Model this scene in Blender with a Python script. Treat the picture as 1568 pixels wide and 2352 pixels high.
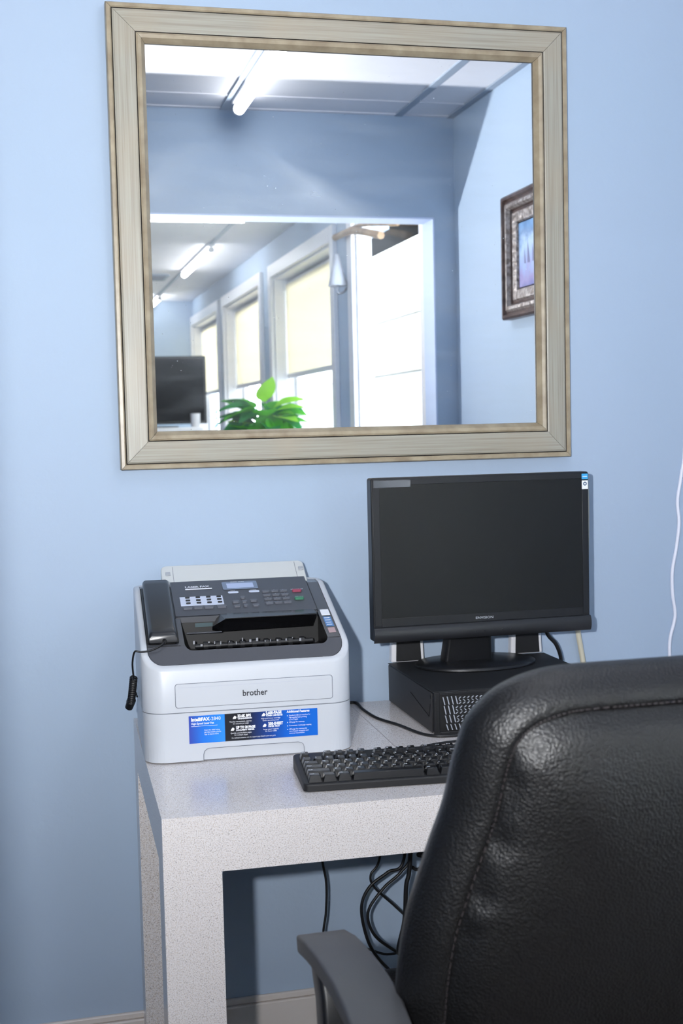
import bpy, bmesh, math, random
from math import sin, cos, pi, radians, atan, atan2, sqrt
from mathutils import Vector, Matrix, Euler

random.seed(7)
for o in list(bpy.data.objects):
    bpy.data.objects.remove(o, do_unlink=True)
SC = bpy.context.scene
COL = SC.collection

# ------------------------------------------------------------ camera
F_PX = 2950.0
pitch = atan(199 / F_PX)
roll = radians(-1.34)
yaw = atan(F_PX / 11750.0)
cam_d = bpy.data.cameras.new('camera')
cam = bpy.data.objects.new('camera', cam_d)
COL.objects.link(cam)
Fv = Vector((sin(yaw) * cos(pitch), cos(yaw) * cos(pitch), -sin(pitch)))
R0 = Vector((cos(yaw), -sin(yaw), 0))
U0 = R0.cross(Fv)
Rv = cos(roll) * R0 + sin(roll) * U0
Uv = -sin(roll) * R0 + cos(roll) * U0
M = Matrix((Rv, Uv, -Fv)).transposed().to_4x4()
M.translation = Vector((0, -2.57, 1.317))
cam.matrix_world = M
cam_d.sensor_fit = 'VERTICAL'
cam_d.sensor_height = 36.0
cam_d.sensor_width = 24.0
cam_d.lens = 36.0 * F_PX / 2352.0
cam_d.clip_start = 0.02
cam_d.dof.use_dof = True
cam_d.dof.focus_distance = 2.3
cam_d.dof.aperture_fstop = 7.0
SC.camera = cam

# ------------------------------------------------------------ daylight, flash, exposure
w = bpy.data.worlds.new('world')
SC.world = w
w.use_nodes = True
wb = w.node_tree.nodes['Background']
wb.inputs['Color'].default_value = (0.86, 0.93, 1.0, 1)
wb.inputs['Strength'].default_value = 19.0

sun_d = bpy.data.lights.new('sun', 'SUN')
sun_d.energy = 5.0
sun_d.angle = radians(1)
sun_d.color = (1.0, 0.93, 0.82)
sun = bpy.data.objects.new('sun', sun_d)
COL.objects.link(sun)
sun.rotation_euler = Vector((0.75, 0.35, -1.0)).to_track_quat('-Z', 'Y').to_euler()

fl_d = bpy.data.lights.new('camera_flash', 'SPOT')      # the photographer's flash beside the lens
fl_d.energy = 320.0
fl_d.color = (0.97, 0.98, 1.0)
fl_d.shadow_soft_size = 0.022
fl_d.spot_size = radians(150)
fl_d.spot_blend = 1.0
fl = bpy.data.objects.new('camera_flash', fl_d)
COL.objects.link(fl)
fl.location = (-0.20, -2.64, 1.41)
fl.rotation_euler = (Vector((0.50, 0, 3.1)) - Vector(fl.location)).to_track_quat('-Z', 'Y').to_euler()

VS = SC.view_settings
VS.view_transform = 'Standard'
VS.look = 'None'
VS.exposure = 0.0
VS.gamma = 1.0
VS.use_curve_mapping = False
SC.cycles.caustics_reflective = False
SC.cycles.caustics_refractive = False
SC.cycles.max_bounces = 10
SC.cycles.diffuse_bounces = 5

# ------------------------------------------------------------ materials
def s2l(c):
    c = c / 255.0
    return c / 12.92 if c <= 0.04045 else ((c + 0.055) / 1.055) ** 2.4
def rgb(r, g, b):
    return (s2l(r), s2l(g), s2l(b), 1)
def mat(name, col, rough=0.5, metal=0.0, spec=0.5, bump=None, var=None, emit=None, coat=0.0, coatr=0.1):
    """bump=(scale,strength,kind)  var=(scale,colour2,lo,hi)"""
    m = bpy.data.materials.new(name)
    m.use_nodes = True
    nt = m.node_tree
    b = nt.nodes['Principled BSDF']
    b.inputs['Base Color'].default_value = col
    b.inputs['Roughness'].default_value = rough
    b.inputs['Metallic'].default_value = metal
    b.inputs['Specular IOR Level'].default_value = spec
    b.inputs['Coat Weight'].default_value = coat
    b.inputs['Coat Roughness'].default_value = coatr
    if bump or var:
        tc = nt.nodes.new('ShaderNodeTexCoord')
    if var:
        nz = nt.nodes.new('ShaderNodeTexNoise')
        nz.inputs['Scale'].default_value = var[0]
        nz.inputs['Detail'].default_value = 4
        mp = nt.nodes.new('ShaderNodeMapping')
        if len(var) > 4:
            mp.inputs['Scale'].default_value = var[4]
        nt.links.new(tc.outputs['Object'], mp.inputs['Vector'])
        nt.links.new(mp.outputs['Vector'], nz.inputs['Vector'])
        rp = nt.nodes.new('ShaderNodeValToRGB')
        rp.color_ramp.elements[0].position = var[2]
        rp.color_ramp.elements[1].position = var[3]
        rp.color_ramp.elements[0].color = col
        rp.color_ramp.elements[1].color = var[1]
        nt.links.new(nz.outputs['Fac'], rp.inputs['Fac'])
        nt.links.new(rp.outputs['Color'], b.inputs['Base Color'])
    if bump:
        if bump[2] == 'voronoi':
            t = nt.nodes.new('ShaderNodeTexVoronoi')
            out = t.outputs['Distance']
        else:
            t = nt.nodes.new('ShaderNodeTexNoise')
            t.inputs['Detail'].default_value = 3
            out = t.outputs['Fac']
        t.inputs['Scale'].default_value = bump[0]
        nt.links.new(tc.outputs['Object'], t.inputs['Vector'])
        bp = nt.nodes.new('ShaderNodeBump')
        bp.inputs['Strength'].default_value = bump[1]
        bp.inputs['Distance'].default_value = bump[3] if len(bump) > 3 else 0.002
        nt.links.new(out, bp.inputs['Height'])
        nt.links.new(bp.outputs['Normal'], b.inputs['Normal'])
    if emit:
        b.inputs['Emission Color'].default_value = emit[0]
        b.inputs['Emission Strength'].default_value = emit[1]
    return m

WALL = mat('wall_paint_blue', rgb(167, 184, 205), 0.62, spec=0.3, bump=(55, 0.35, 'noise', 0.0015), var=(1.3, rgb(163, 182, 203), 0.35, 0.7))
CEIL = mat('ceiling_white', rgb(226, 226, 232), 0.9, spec=0.1, bump=(120, 0.2, 'noise'))
TBAR = mat('grid_bar_grey', rgb(150, 162, 178), 0.6)
TRIMW = mat('trim_white', rgb(232, 232, 236), 0.35)
BASEB = mat('baseboard_cream', rgb(214, 206, 200), 0.4)
FLOORM = mat('floor_tile', rgb(104, 92, 80), 0.45, var=(6, rgb(88, 78, 68), 0.4, 0.6))
BLACKP = mat('black_plastic', rgb(24, 25, 28), 0.38, spec=0.45)
BLACKM = mat('black_matte_plastic', rgb(21, 22, 25), 0.55, spec=0.4, bump=(900, 0.15, 'noise', 0.0005))
BLACKG = mat('black_gloss', rgb(9, 9, 11), 0.2, spec=0.4)
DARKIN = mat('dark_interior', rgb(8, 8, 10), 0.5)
PANELG = mat('charcoal_panel', rgb(66, 68, 74), 0.34, spec=0.55, bump=(1500, 0.1, 'noise', 0.0003))
FRAMEG = mat('charcoal_gloss', rgb(74, 76, 82), 0.22, spec=0.6)
WHITEP = mat('fax_white', rgb(196, 200, 206), 0.34, spec=0.5)
WHITE2 = mat('fax_white_warm', rgb(204, 207, 206), 0.4)
GREYL = mat('seam_grey', rgb(120, 124, 134), 0.5)
INKW = mat('print_white', rgb(236, 238, 244), 0.5)
INKD = mat('print_dark', rgb(52, 54, 62), 0.5)
CABLE = mat('cable_black', rgb(14, 15, 18), 0.45)
CABLEW = mat('cable_white', rgb(230, 232, 244), 0.5)
CABLEB = mat('cable_beige', rgb(206, 200, 178), 0.5)
TAN = mat('wood_tan', rgb(190, 158, 118), 0.6, var=(14, rgb(140, 104, 70), 0.3, 0.7))
DARKW = mat('dark_timber', rgb(34, 30, 28), 0.7)
SCREW = mat('steel', rgb(150, 152, 158), 0.3, metal=1.0)

def desk_mat():
    m = bpy.data.materials.new('speckled_laminate')
    m.use_nodes = True
    nt = m.node_tree
    b = nt.nodes['Principled BSDF']
    tc = nt.nodes.new('ShaderNodeTexCoord')
    def speck(scale, lo, hi):
        n = nt.nodes.new('ShaderNodeTexNoise')
        n.inputs['Scale'].default_value = scale
        n.inputs['Detail'].default_value = 2.0
        n.inputs['Roughness'].default_value = 0.7
        nt.links.new(tc.outputs['Object'], n.inputs['Vector'])
        r = nt.nodes.new('ShaderNodeMapRange')
        r.inputs['From Min'].default_value = lo
        r.inputs['From Max'].default_value = hi
        nt.links.new(n.outputs['Fac'], r.inputs['Value'])
        return r.outputs['Result']
    def mix(fac, a, bcol):
        x = nt.nodes.new('ShaderNodeMix')
        x.data_type = 'RGBA'
        nt.links.new(fac, x.inputs['Factor'])
        if isinstance(a, tuple): x.inputs['A'].default_value = a
        else: nt.links.new(a, x.inputs['A'])
        x.inputs['B'].default_value = bcol
        return x.outputs['Result']
    c = mix(speck(620, 0.50, 0.62), rgb(226, 222, 222), rgb(200, 188, 176))
    c = mix(speck(600, 0.585, 0.64), c, rgb(146, 138, 138))
    c = mix(speck(430, 0.645, 0.68), c, rgb(70, 66, 70))
    nt.links.new(c, b.inputs['Base Color'])
    b.inputs['Roughness'].default_value = 0.22
    b.inputs['Specular IOR Level'].default_value = 0.5
    return m
DESKM = desk_mat()

def wood_frame_mat(axis):
    m = bpy.data.materials.new('weathered_frame_wood_' + 'xz'[axis])
    m.use_nodes = True
    nt = m.node_tree
    b = nt.nodes['Principled BSDF']
    tc = nt.nodes.new('ShaderNodeTexCoord')
    mp = nt.nodes.new('ShaderNodeMapping')
    mp.inputs['Scale'].default_value = (5, 320, 320) if axis == 0 else (320, 320, 5)
    nt.links.new(tc.outputs['Object'], mp.inputs['Vector'])
    n = nt.nodes.new('ShaderNodeTexNoise')
    n.inputs['Scale'].default_value = 1.0
    n.inputs['Detail'].default_value = 5
    nt.links.new(mp.outputs['Vector'], n.inputs['Vector'])
    r = nt.nodes.new('ShaderNodeValToRGB')
    e = r.color_ramp.elements
    e[0].position = 0.28; e[0].color = rgb(140, 134, 120)
    e[1].position = 0.72; e[1].color = rgb(166, 164, 152)
    x = r.color_ramp.elements.new(0.5); x.color = rgb(156, 152, 139)
    nt.links.new(n.outputs['Fac'], r.inputs['Fac'])
    n2 = nt.nodes.new('ShaderNodeTexNoise')
    n2.inputs['Scale'].default_value = 5
    nt.links.new(tc.outputs['Object'], n2.inputs['Vector'])
    mr = nt.nodes.new('ShaderNodeMapRange')
    mr.inputs['From Min'].default_value = 0.45; mr.inputs['From Max'].default_value = 0.65
    mr.inputs['To Max'].default_value = 0.35
    nt.links.new(n2.outputs['Fac'], mr.inputs['Value'])
    mx = nt.nodes.new('ShaderNodeMix'); mx.data_type = 'RGBA'
    nt.links.new(mr.outputs['Result'], mx.inputs['Factor'])
    nt.links.new(r.outputs['Color'], mx.inputs['A'])
    mx.inputs['B'].default_value = rgb(168, 152, 128)
    nt.links.new(mx.outputs['Result'], b.inputs['Base Color'])
    b.inputs['Roughness'].default_value = 0.42
    return m
FR_H, FR_V = wood_frame_mat(0), wood_frame_mat(1)
FRDARK = mat('frame_groove', rgb(74, 70, 66), 0.6)
FRLIP = mat('frame_lip', rgb(168, 156, 132), 0.35, var=(30, rgb(140, 126, 104), 0.3, 0.7))

def mirror_mat():
    m = bpy.data.materials.new('mirror_glass')
    m.use_nodes = True
    nt = m.node_tree
    nt.nodes.remove(nt.nodes['Principled BSDF'])
    out = nt.nodes['Material Output']
    g = nt.nodes.new('ShaderNodeBsdfGlossy')
    g.inputs['Color'].default_value = (0.97, 0.985, 0.98, 1)
    g.inputs['Roughness'].default_value = 0.0
    d = nt.nodes.new('ShaderNodeBsdfDiffuse')
    d.inputs['Color'].default_value = (0.75, 0.82, 0.88, 1)
    mx = nt.nodes.new('ShaderNodeMixShader')
    tc = nt.nodes.new('ShaderNodeTexCoord')
    # wiped streaks
    mp = nt.nodes.new('ShaderNodeMapping')
    mp.inputs['Rotation'].default_value = (0, radians(35), 0)
    mp.inputs['Scale'].default_value = (2.2, 1, 14)
    nt.links.new(tc.outputs['Object'], mp.inputs['Vector'])
    n = nt.nodes.new('ShaderNodeTexNoise')
    n.inputs['Scale'].default_value = 2.2; n.inputs['Detail'].default_value = 6
    nt.links.new(mp.outputs['Vector'], n.inputs['Vector'])
    r = nt.nodes.new('ShaderNodeMapRange')
    r.inputs['From Min'].default_value = 0.45; r.inputs['From Max'].default_value = 0.9
    r.inputs['To Min'].default_value = 0.003; r.inputs['To Max'].default_value = 0.09
    nt.links.new(n.outputs['Fac'], r.inputs['Value'])
    # dust specks
    v = nt.nodes.new('ShaderNodeTexNoise')
    v.inputs['Scale'].default_value = 260; v.inputs['Detail'].default_value = 1
    nt.links.new(tc.outputs['Object'], v.inputs['Vector'])
    r2 = nt.nodes.new('ShaderNodeMapRange')
    r2.inputs['From Min'].default_value = 0.78; r2.inputs['From Max'].default_value = 0.83
    r2.inputs['To Max'].default_value = 0.35
    nt.links.new(v.outputs['Fac'], r2.inputs['Value'])
    a0 = nt.nodes.new('ShaderNodeMath'); a0.operation = 'ADD'; a0.use_clamp = True
    nt.links.new(r.outputs['Result'], a0.inputs[0]); nt.links.new(r2.outputs['Result'], a0.inputs[1])
    # a wiped, fan shaped smear of cleaning haze left on the glass
    def mth(op, *ins):
        q = nt.nodes.new('ShaderNodeMath'); q.operation = op
        for k_, v_ in enumerate(ins):
            if isinstance(v_, (int, float)): q.inputs[k_].default_value = v_
            else: nt.links.new(v_, q.inputs[k_])
        return q.outputs[0]
    sp = nt.nodes.new('ShaderNodeSeparateXYZ'); nt.links.new(tc.outputs['Object'], sp.inputs[0])
    dx = mth('SUBTRACT', sp.outputs['X'], -.232); dz = mth('SUBTRACT', .215, sp.outputs['Z'])
    ang = mth('ARCTAN2', dx, dz); rad = mth('SQRT', mth('ADD', mth('MULTIPLY', dx, dx), mth('MULTIPLY', dz, dz)))
    wob = mth('MULTIPLY_ADD', n.outputs['Fac'], .16, -.08)
    an = mth('ADD', ang, wob)
    fan = nt.nodes.new('ShaderNodeValToRGB'); fe = fan.color_ramp.elements
    fe[0].position = .08; fe[0].color = (0, 0, 0, 1); fe[1].position = .86; fe[1].color = (0, 0, 0, 1)
    for pp, vv in ((.16, .7), (.3, .55), (.48, .85), (.62, .6), (.74, .6), (.81, 1.0)):
        q = fe.new(pp); q.color = (vv, vv, vv, 1)
    nt.links.new(mth('MULTIPLY_ADD', an, .32, .5), fan.inputs['Fac'])
    rr = nt.nodes.new('ShaderNodeValToRGB'); re = rr.color_ramp.elements
    re[0].position = .04; re[0].color = (0, 0, 0, 1); re[1].position = .62; re[1].color = (0, 0, 0, 1)
    q = re.new(.20); q.color = (1, 1, 1, 1); q = re.new(.34); q.color = (.55, .55, .55, 1)
    nt.links.new(rad, rr.inputs['Fac'])
    hz = mth('MULTIPLY', mth('MULTIPLY', fan.outputs['Color'], rr.outputs['Color']), .27)
    a = nt.nodes.new('ShaderNodeMath'); a.operation = 'ADD'; a.use_clamp = True
    nt.links.new(a0.outputs[0], a.inputs[0]); nt.links.new(hz, a.inputs[1])
    nt.links.new(a.outputs[0], mx.inputs['Fac'])
    nt.links.new(g.outputs[0], mx.inputs[1]); nt.links.new(d.outputs[0], mx.inputs[2])
    nt.links.new(mx.outputs[0], out.inputs['Surface'])
    return m
MIRROR = mirror_mat()

def pane_mat():
    m = bpy.data.materials.new('window_glass')
    m.use_nodes = True
    nt = m.node_tree
    nt.nodes.remove(nt.nodes['Principled BSDF'])
    t = nt.nodes.new('ShaderNodeBsdfTransparent')
    t.inputs['Color'].default_value = (0.95, 0.97, 0.98, 1)
    g = nt.nodes.new('ShaderNodeBsdfGlossy'); g.inputs['Roughness'].default_value = 0.02
    mx = nt.nodes.new('ShaderNodeMixShader')
    mx.inputs['Fac'].default_value = 0.04
    nt.links.new(t.outputs[0], mx.inputs[1]); nt.links.new(g.outputs[0], mx.inputs[2])
    nt.links.new(mx.outputs[0], nt.nodes['Material Output'].inputs['Surface'])
    return m
GLASS = pane_mat()

def translucent_mat(name, col, tfac=0.5):
    m = bpy.data.materials.new(name)
    m.use_nodes = True
    nt = m.node_tree
    nt.nodes.remove(nt.nodes['Principled BSDF'])
    t = nt.nodes.new('ShaderNodeBsdfTranslucent'); t.inputs['Color'].default_value = col
    d = nt.nodes.new('ShaderNodeBsdfDiffuse'); d.inputs['Color'].default_value = col
    mx = nt.nodes.new('ShaderNodeMixShader'); mx.inputs['Fac'].default_value = tfac
    nt.links.new(d.outputs[0], mx.inputs[1]); nt.links.new(t.outputs[0], mx.inputs[2])
    nt.links.new(mx.outputs[0], nt.nodes['Material Output'].inputs['Surface'])
    return m
BLIND = translucent_mat('blind_cream', rgb(252, 246, 228), 0.52)
LEAF = [translucent_mat('leaf_light', rgb(150, 215, 70), 0.5),
        translucent_mat('leaf_mid', rgb(90, 180, 60), 0.4),
        translucent_mat('leaf_dark', rgb(60, 140, 80), 0.3)]

def emis(name, col, s):
    m = bpy.data.materials.new(name)
    m.use_nodes = True
    nt = m.node_tree
    nt.nodes.remove(nt.nodes['Principled BSDF'])
    e = nt.nodes.new('ShaderNodeEmission')
    e.inputs['Color'].default_value = col; e.inputs['Strength'].default_value = s
    nt.links.new(e.outputs[0], nt.nodes['Material Output'].inputs['Surface'])
    return m
TUBE = emis('tube_light', (0.96, 0.98, 1, 1), 21.0)

def leather_mat():
    m = bpy.data.materials.new('black_leather')
    m.use_nodes = True
    nt = m.node_tree
    b = nt.nodes['Principled BSDF']
    b.inputs['Base Color'].default_value = rgb(11, 11, 13)
    b.inputs['Roughness'].default_value = 0.44
    b.inputs['Specular IOR Level'].default_value = 0.5
    tc = nt.nodes.new('ShaderNodeTexCoord')
    v = nt.nodes.new('ShaderNodeTexVoronoi'); v.inputs['Scale'].default_value = 330
    n = nt.nodes.new('ShaderNodeTexNoise'); n.inputs['Scale'].default_value = 14; n.inputs['Detail'].default_value = 4
    nt.links.new(tc.outputs['Object'], v.inputs['Vector']); nt.links.new(tc.outputs['Object'], n.inputs['Vector'])
    b1 = nt.nodes.new('ShaderNodeBump'); b1.inputs['Strength'].default_value = 0.13; b1.inputs['Distance'].default_value = 0.012
    b2 = nt.nodes.new('ShaderNodeBump'); b2.inputs['Strength'].default_value = 0.55; b2.inputs['Distance'].default_value = 0.0011
    nt.links.new(n.outputs['Fac'], b1.inputs['Height']); nt.links.new(v.outputs['Distance'], b2.inputs['Height'])
    nt.links.new(b1.outputs['Normal'], b2.inputs['Normal']); nt.links.new(b2.outputs['Normal'], b.inputs['Normal'])
    return m
LEATHER = leather_mat()

# ------------------------------------------------------------ helpers
def obj(name, bm, m=None, parent=None, smooth=False, bevel=0.0, seg=2, loc=None, rot=None):
    me = bpy.data.meshes.new(name)
    bm.normal_update()
    bm.to_mesh(me); bm.free()
    if m is not None:
        for x in (m if isinstance(m, (list, tuple)) else [m]):
            me.materials.append(x)
    o = bpy.data.objects.new(name, me)
    COL.objects.link(o)
    if parent: o.parent = parent
    if loc: o.location = loc
    if rot: o.rotation_euler = rot
    if smooth or bevel:
        for p in me.polygons: p.use_smooth = True
        me.set_sharp_from_angle(angle=radians(35 if bevel else 48))
    if bevel:
        b = o.modifiers.new('bevel', 'BEVEL')
        b.width = bevel; b.segments = seg; b.limit_method = 'ANGLE'; b.angle_limit = radians(35)
        b.harden_normals = False
    return o
def tag(o, label=None, cat=None, group=None, kind=None):
    if label: o['label'] = label
    if cat: o['category'] = cat
    if group: o['group'] = group
    if kind: o['kind'] = kind
    return o
def thing(name, label, cat, loc=(0, 0, 0), rz=0, group=None):
    o = bpy.data.objects.new(name, None); COL.objects.link(o)
    o.location = loc; o.rotation_euler = (0, 0, rz); o.empty_display_size = 0.1
    return tag(o, label, cat, group)
def box(bm, x0, x1, y0, y1, z0, z1, mi=0):
    vs = [bm.verts.new(p) for p in ((x0,y0,z0),(x1,y0,z0),(x1,y1,z0),(x0,y1,z0),(x0,y0,z1),(x1,y0,z1),(x1,y1,z1),(x0,y1,z1))]
    for f in ((0,3,2,1),(4,5,6,7),(0,1,5,4),(1,2,6,5),(2,3,7,6),(3,0,4,7)):
        fc = bm.faces.new([vs[i] for i in f]); fc.material_index = mi
    return vs
def bx(*a):
    bm = bmesh.new(); box(bm, *a); return bm
def boxes(*L):
    bm = bmesh.new()
    for a in L: box(bm, *a)
    return bm
def frustum(bm, x0, x1, y0, y1, z0, z1, ix, iy, dy=0):
    vs = [bm.verts.new(p) for p in ((x0,y0,z0),(x1,y0,z0),(x1,y1,z0),(x0,y1,z0),(x0+ix,y0+iy+dy,z1),(x1-ix,y0+iy+dy,z1),(x1-ix,y1-iy+dy,z1),(x0+ix,y1-iy+dy,z1))]
    for f in ((0,3,2,1),(4,5,6,7),(0,1,5,4),(1,2,6,5),(2,3,7,6),(3,0,4,7)):
        bm.faces.new([vs[i] for i in f])
def cyl(bm, p0, p1, r0, r1=None, n=16, cap=True):
    r1 = r0 if r1 is None else r1
    p0, p1 = Vector(p0), Vector(p1)
    d = (p1 - p0).normalized()
    a = d.orthogonal().normalized(); b = d.cross(a)
    A = [bm.verts.new(p0 + r0 * (cos(2*pi*i/n) * a + sin(2*pi*i/n) * b)) for i in range(n)]
    B = [bm.verts.new(p1 + r1 * (cos(2*pi*i/n) * a + sin(2*pi*i/n) * b)) for i in range(n)]
    for i in range(n): bm.faces.new([A[i], A[(i+1) % n], B[(i+1) % n], B[i]])
    if cap: bm.faces.new(A[::-1]); bm.faces.new(B)
def catmull(pts, k=8):
    P = [Vector(p) for p in pts]
    P = [2*P[0]-P[1]] + P + [2*P[-1]-P[-2]]
    out = []
    for i in range(1, len(P)-2):
        for j in range(k):
            t = j / k
            a, b, c, d = P[i-1], P[i], P[i+1], P[i+2]
            out.append(0.5*((2*b)+(-a+c)*t+(2*a-5*b+4*c-d)*t*t+(-a+3*b-3*c+d)*t**3))
    out.append(P[-2]); return out
def tube(bm, pts, r, n=8, k=8, smoothp=True):
    P = catmull(pts, k) if smoothp else [Vector(p) for p in pts]
    prev = None; a = None
    for i, p in enumerate(P):
        d = (P[min(i+1, len(P)-1)] - P[max(i-1, 0)]).normalized()
        if a is None: a = d.orthogonal().normalized()
        a = (a - d * a.dot(d)).normalized(); b = d.cross(a)
        rr = r(i/(len(P)-1)) if callable(r) else r
        ring = [bm.verts.new(p + rr*(cos(2*pi*j/n)*a + sin(2*pi*j/n)*b)) for j in range(n)]
        if prev:
            for j in range(n): bm.faces.new([prev[j], prev[(j+1) % n], ring[(j+1) % n], ring[j]])
        else: bm.faces.new(ring[::-1])
        prev = ring
    bm.faces.new(prev)
def tubeobj(name, pts, r, m, parent=None, **k):
    bm = bmesh.new(); tube(bm, pts, r, **k)
    return obj(name, bm, m, parent, smooth=True)
def rrect(x0, x1, y0, y1, rs, n=8):
    """rounded rectangle outline ccw; rs = radii (bl, br, tr, tl)"""
    if not isinstance(rs, (tuple, list)): rs = (rs,)*4
    out = []
    for (cx_, cy_, a0, r) in ((x0+rs[0], y0+rs[0], pi, rs[0]), (x1-rs[1], y0+rs[1], 1.5*pi, rs[1]), (x1-rs[2], y1-rs[2], 0, rs[2]), (x0+rs[3], y1-rs[3], .5*pi, rs[3])):
        for i in range(n+1):
            a = a0 + .5*pi*i/n
            out.append((cx_ + r*cos(a), cy_ + r*sin(a)))
    return out
def loops(bm, L, close_first=False, close_last=False, mi=0):
    """bridge successive closed loops of equal length"""
    V = [[bm.verts.new(p) for p in l] for l in L]
    n = len(V[0])
    for a, b in zip(V, V[1:]):
        for i in range(n):
            f = bm.faces.new([a[i], a[(i+1) % n], b[(i+1) % n], b[i]]); f.material_index = mi
    if close_first: bm.faces.new(V[0][::-1])
    if close_last: bm.faces.new(V[-1])
    return V
def plate(outer, holes, zf, cuts=(), thick=0.0):
    """flat polygon with holes, draped on z=zf(x,y)"""
    bm = bmesh.new(); ed = []
    for lp in [outer] + list(holes):
        vs = [bm.verts.new((x, y, 0)) for x, y in lp]
        for i in range(len(vs)): ed.append(bm.edges.new((vs[i], vs[(i+1) % len(vs)])))
    bmesh.ops.triangle_fill(bm, use_beauty=True, use_dissolve=False, edges=ed)
    for c in cuts:
        bmesh.ops.bisect_plane(bm, geom=bm.verts[:]+bm.edges[:]+bm.faces[:], plane_co=(0, c, 0), plane_no=(0, 1, 0))
    for v in bm.verts: v.co.z = zf(v.co.x, v.co.y)
    bm.normal_update()
    for f in bm.faces:
        if f.normal.z < 0: f.normal_flip()
    if thick:
        r = bmesh.ops.extrude_face_region(bm, geom=bm.faces[:])
        for v in r['geom']:
            if isinstance(v, bmesh.types.BMVert): v.co.z += thick
    return bm
_dg = None
def text_obj(name, s, size, m, parent=None, loc=(0, 0, 0), rot=(0, 0, 0), sx=1.0, align='LEFT', ext=0.0, bold=0.0, shear=0.0, spacing=1.0):
    cu = bpy.data.curves.new('txt', 'FONT')
    cu.body = s; cu.size = size; cu.align_x = align; cu.extrude = ext; cu.offset = bold; cu.shear = shear
    cu.space_character = spacing
    cu.resolution_u = 2
    t = bpy.data.objects.new('txt', cu); COL.objects.link(t)
    dg = bpy.context.evaluated_depsgraph_get(); dg.update()
    me = bpy.data.meshes.new_from_object(t.evaluated_get(dg))
    me.materials.clear(); me.materials.append(m)
    bpy.data.objects.remove(t, do_unlink=True)
    o = bpy.data.objects.new(name, me); COL.objects.link(o)
    if parent: o.parent = parent
    o.location = loc; o.rotation_euler = rot; o.scale = (sx, 1, 1)
    return o
def text_bm(bm, s, size, loc, rotm, sx=1.0, bold=0.0):
    cu = bpy.data.curves.new('txt', 'FONT')
    cu.body = s; cu.size = size; cu.offset = bold; cu.resolution_u = 1
    t = bpy.data.objects.new('txt', cu); COL.objects.link(t)
    dg = bpy.context.evaluated_depsgraph_get(); dg.update()
    me = bpy.data.meshes.new_from_object(t.evaluated_get(dg))
    bpy.data.objects.remove(t, do_unlink=True)
    me.transform(Matrix.Translation(loc) @ rotm @ Matrix.Diagonal((sx, 1, 1, 1)))
    bm.from_mesh(me); bpy.data.meshes.remove(me)
def struct(o): o['kind'] = 'structure'; return o

# ============================================================ SETTING
YB0, YB1 = -2.05, -1.93           # dividing wall with the wide opening
XR, XW = 1.572, 1.515             # right wall of near room / window wall of far room
XL, YF, ZC = -1.5, -8.62, 2.42
XLF = -3.2
struct(obj('floor', bx(XLF-.2, 1.8, YF-.2, 0.14, -0.1, 0), FLOORM))
struct(obj('wall_front', bx(XL-.12, XR+.12, 0, 0.12, 0, ZC+.1), WALL))
struct(obj('wall_right', bx(XR, XR+.12, YB0, 0, 0, ZC+.1), WALL))
struct(obj('wall_left', bx(XL-.12, XL, YB1, 0, 0, ZC+.1), WALL))
JX0, JX1, HZ = -0.174, 1.49, 2.056
struct(obj('wall_middle', boxes((JX1, XR, YB0, YB1, 0, ZC), (XLF, JX0, YB0, YB1, 0, ZC), (JX0, JX1, YB0, YB1, HZ, ZC)), WALL))
struct(obj('wall_back', bx(XLF-.12, XW+.2, YF-.12, YF, 0, ZC+.1), WALL))
struct(obj('wall_far_left', bx(XLF-.12, XLF, YF, YB0, 0, ZC+.1), WALL))

# window wall of the far room with three windows and one large one
WINS = [(-5.02, -3.535), (-6.84, -5.42), (-8.60, -7.15)]
ZS, ZT = 0.95, 2.20
BIG = (-3.12, -2.12)
wl = [(XW, XW+.16, YF, BIG[0], ZT+.0, ZC+.1), (XW, XW+.07, BIG[0], YB0, 2.40, ZC+.1)]
ys = [YF] + [v for a in sorted(WINS) for v in a] + [BIG[0], BIG[1], YB0]
for a, b in zip(ys[0::2], ys[1::2]): wl.append((XW, XW+(.07 if b > -3.3 else .16), a, b, 0, ZT if b < -3 else 2.42))
for a, b in WINS: wl.append((XW, XW+.16, a, b, 0, ZS))
struct(obj('wall_window_side', boxes(*wl), WALL))

# baseboards
def baseboard(name, bm): return struct(obj(name, bm, BASEB, bevel=0.003))
bm = boxes((XL, XR, -.014, 0, 0, .126), (XL, XR, -.009, 0, .126, .14))
baseboard('baseboard_front', bm)
baseboard('baseboard_right', boxes((XR-.014, XR, YB1, -.014, 0, .126)))
baseboard('baseboard_left', boxes((XL, XL+.014, YB1, -.014, 0, .126)))

# ceiling: near room tiles on a grid of bars
ce = struct(obj('ceiling', bx(XLF-.12, XR+.12, YF-.12, .12, ZC+.03, ZC+.13), CEIL))
tile_mesh = {}
def tile(x0, x1, y0, y1):
    key = (round(x1-x0, 3), round(y1-y0, 3))
    if key not in tile_mesh:
        o = obj('ceiling_tile', bx(0, x1-x0, 0, y1-y0, 0, .012), CEIL, ce, bevel=0.002)
        tile_mesh[key] = o
        o.location = (x0, y0, ZC-.002)
        return
    c = tile_mesh[key].copy(); COL.objects.link(c); c.parent = ce; c.location = (x0, y0, ZC-.002)
gx = [XL, -1.065, -.455, .155, .745, 1.365, XR]
gy = [YB1, -1.745, -.525, 0]
for i in range(len(gx)-1):
    for j in range(len(gy)-1):
        tile(gx[i]+.004, gx[i+1]-.004, gy[j]+.004, gy[j+1]-.004)
gxf = [XLF, -2.49, -1.27, -.05, 1.17, XW]
gyf = [YF, -7.6, -6.38, -5.16, -3.94, -2.72, YB0]
for i in range(len(gxf)-1):
    for j in range(len(gyf)-1):
        tile(gxf[i]+.001, gxf[i+1]-.001, gyf[j]+.001, gyf[j+1]-.001)
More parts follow.
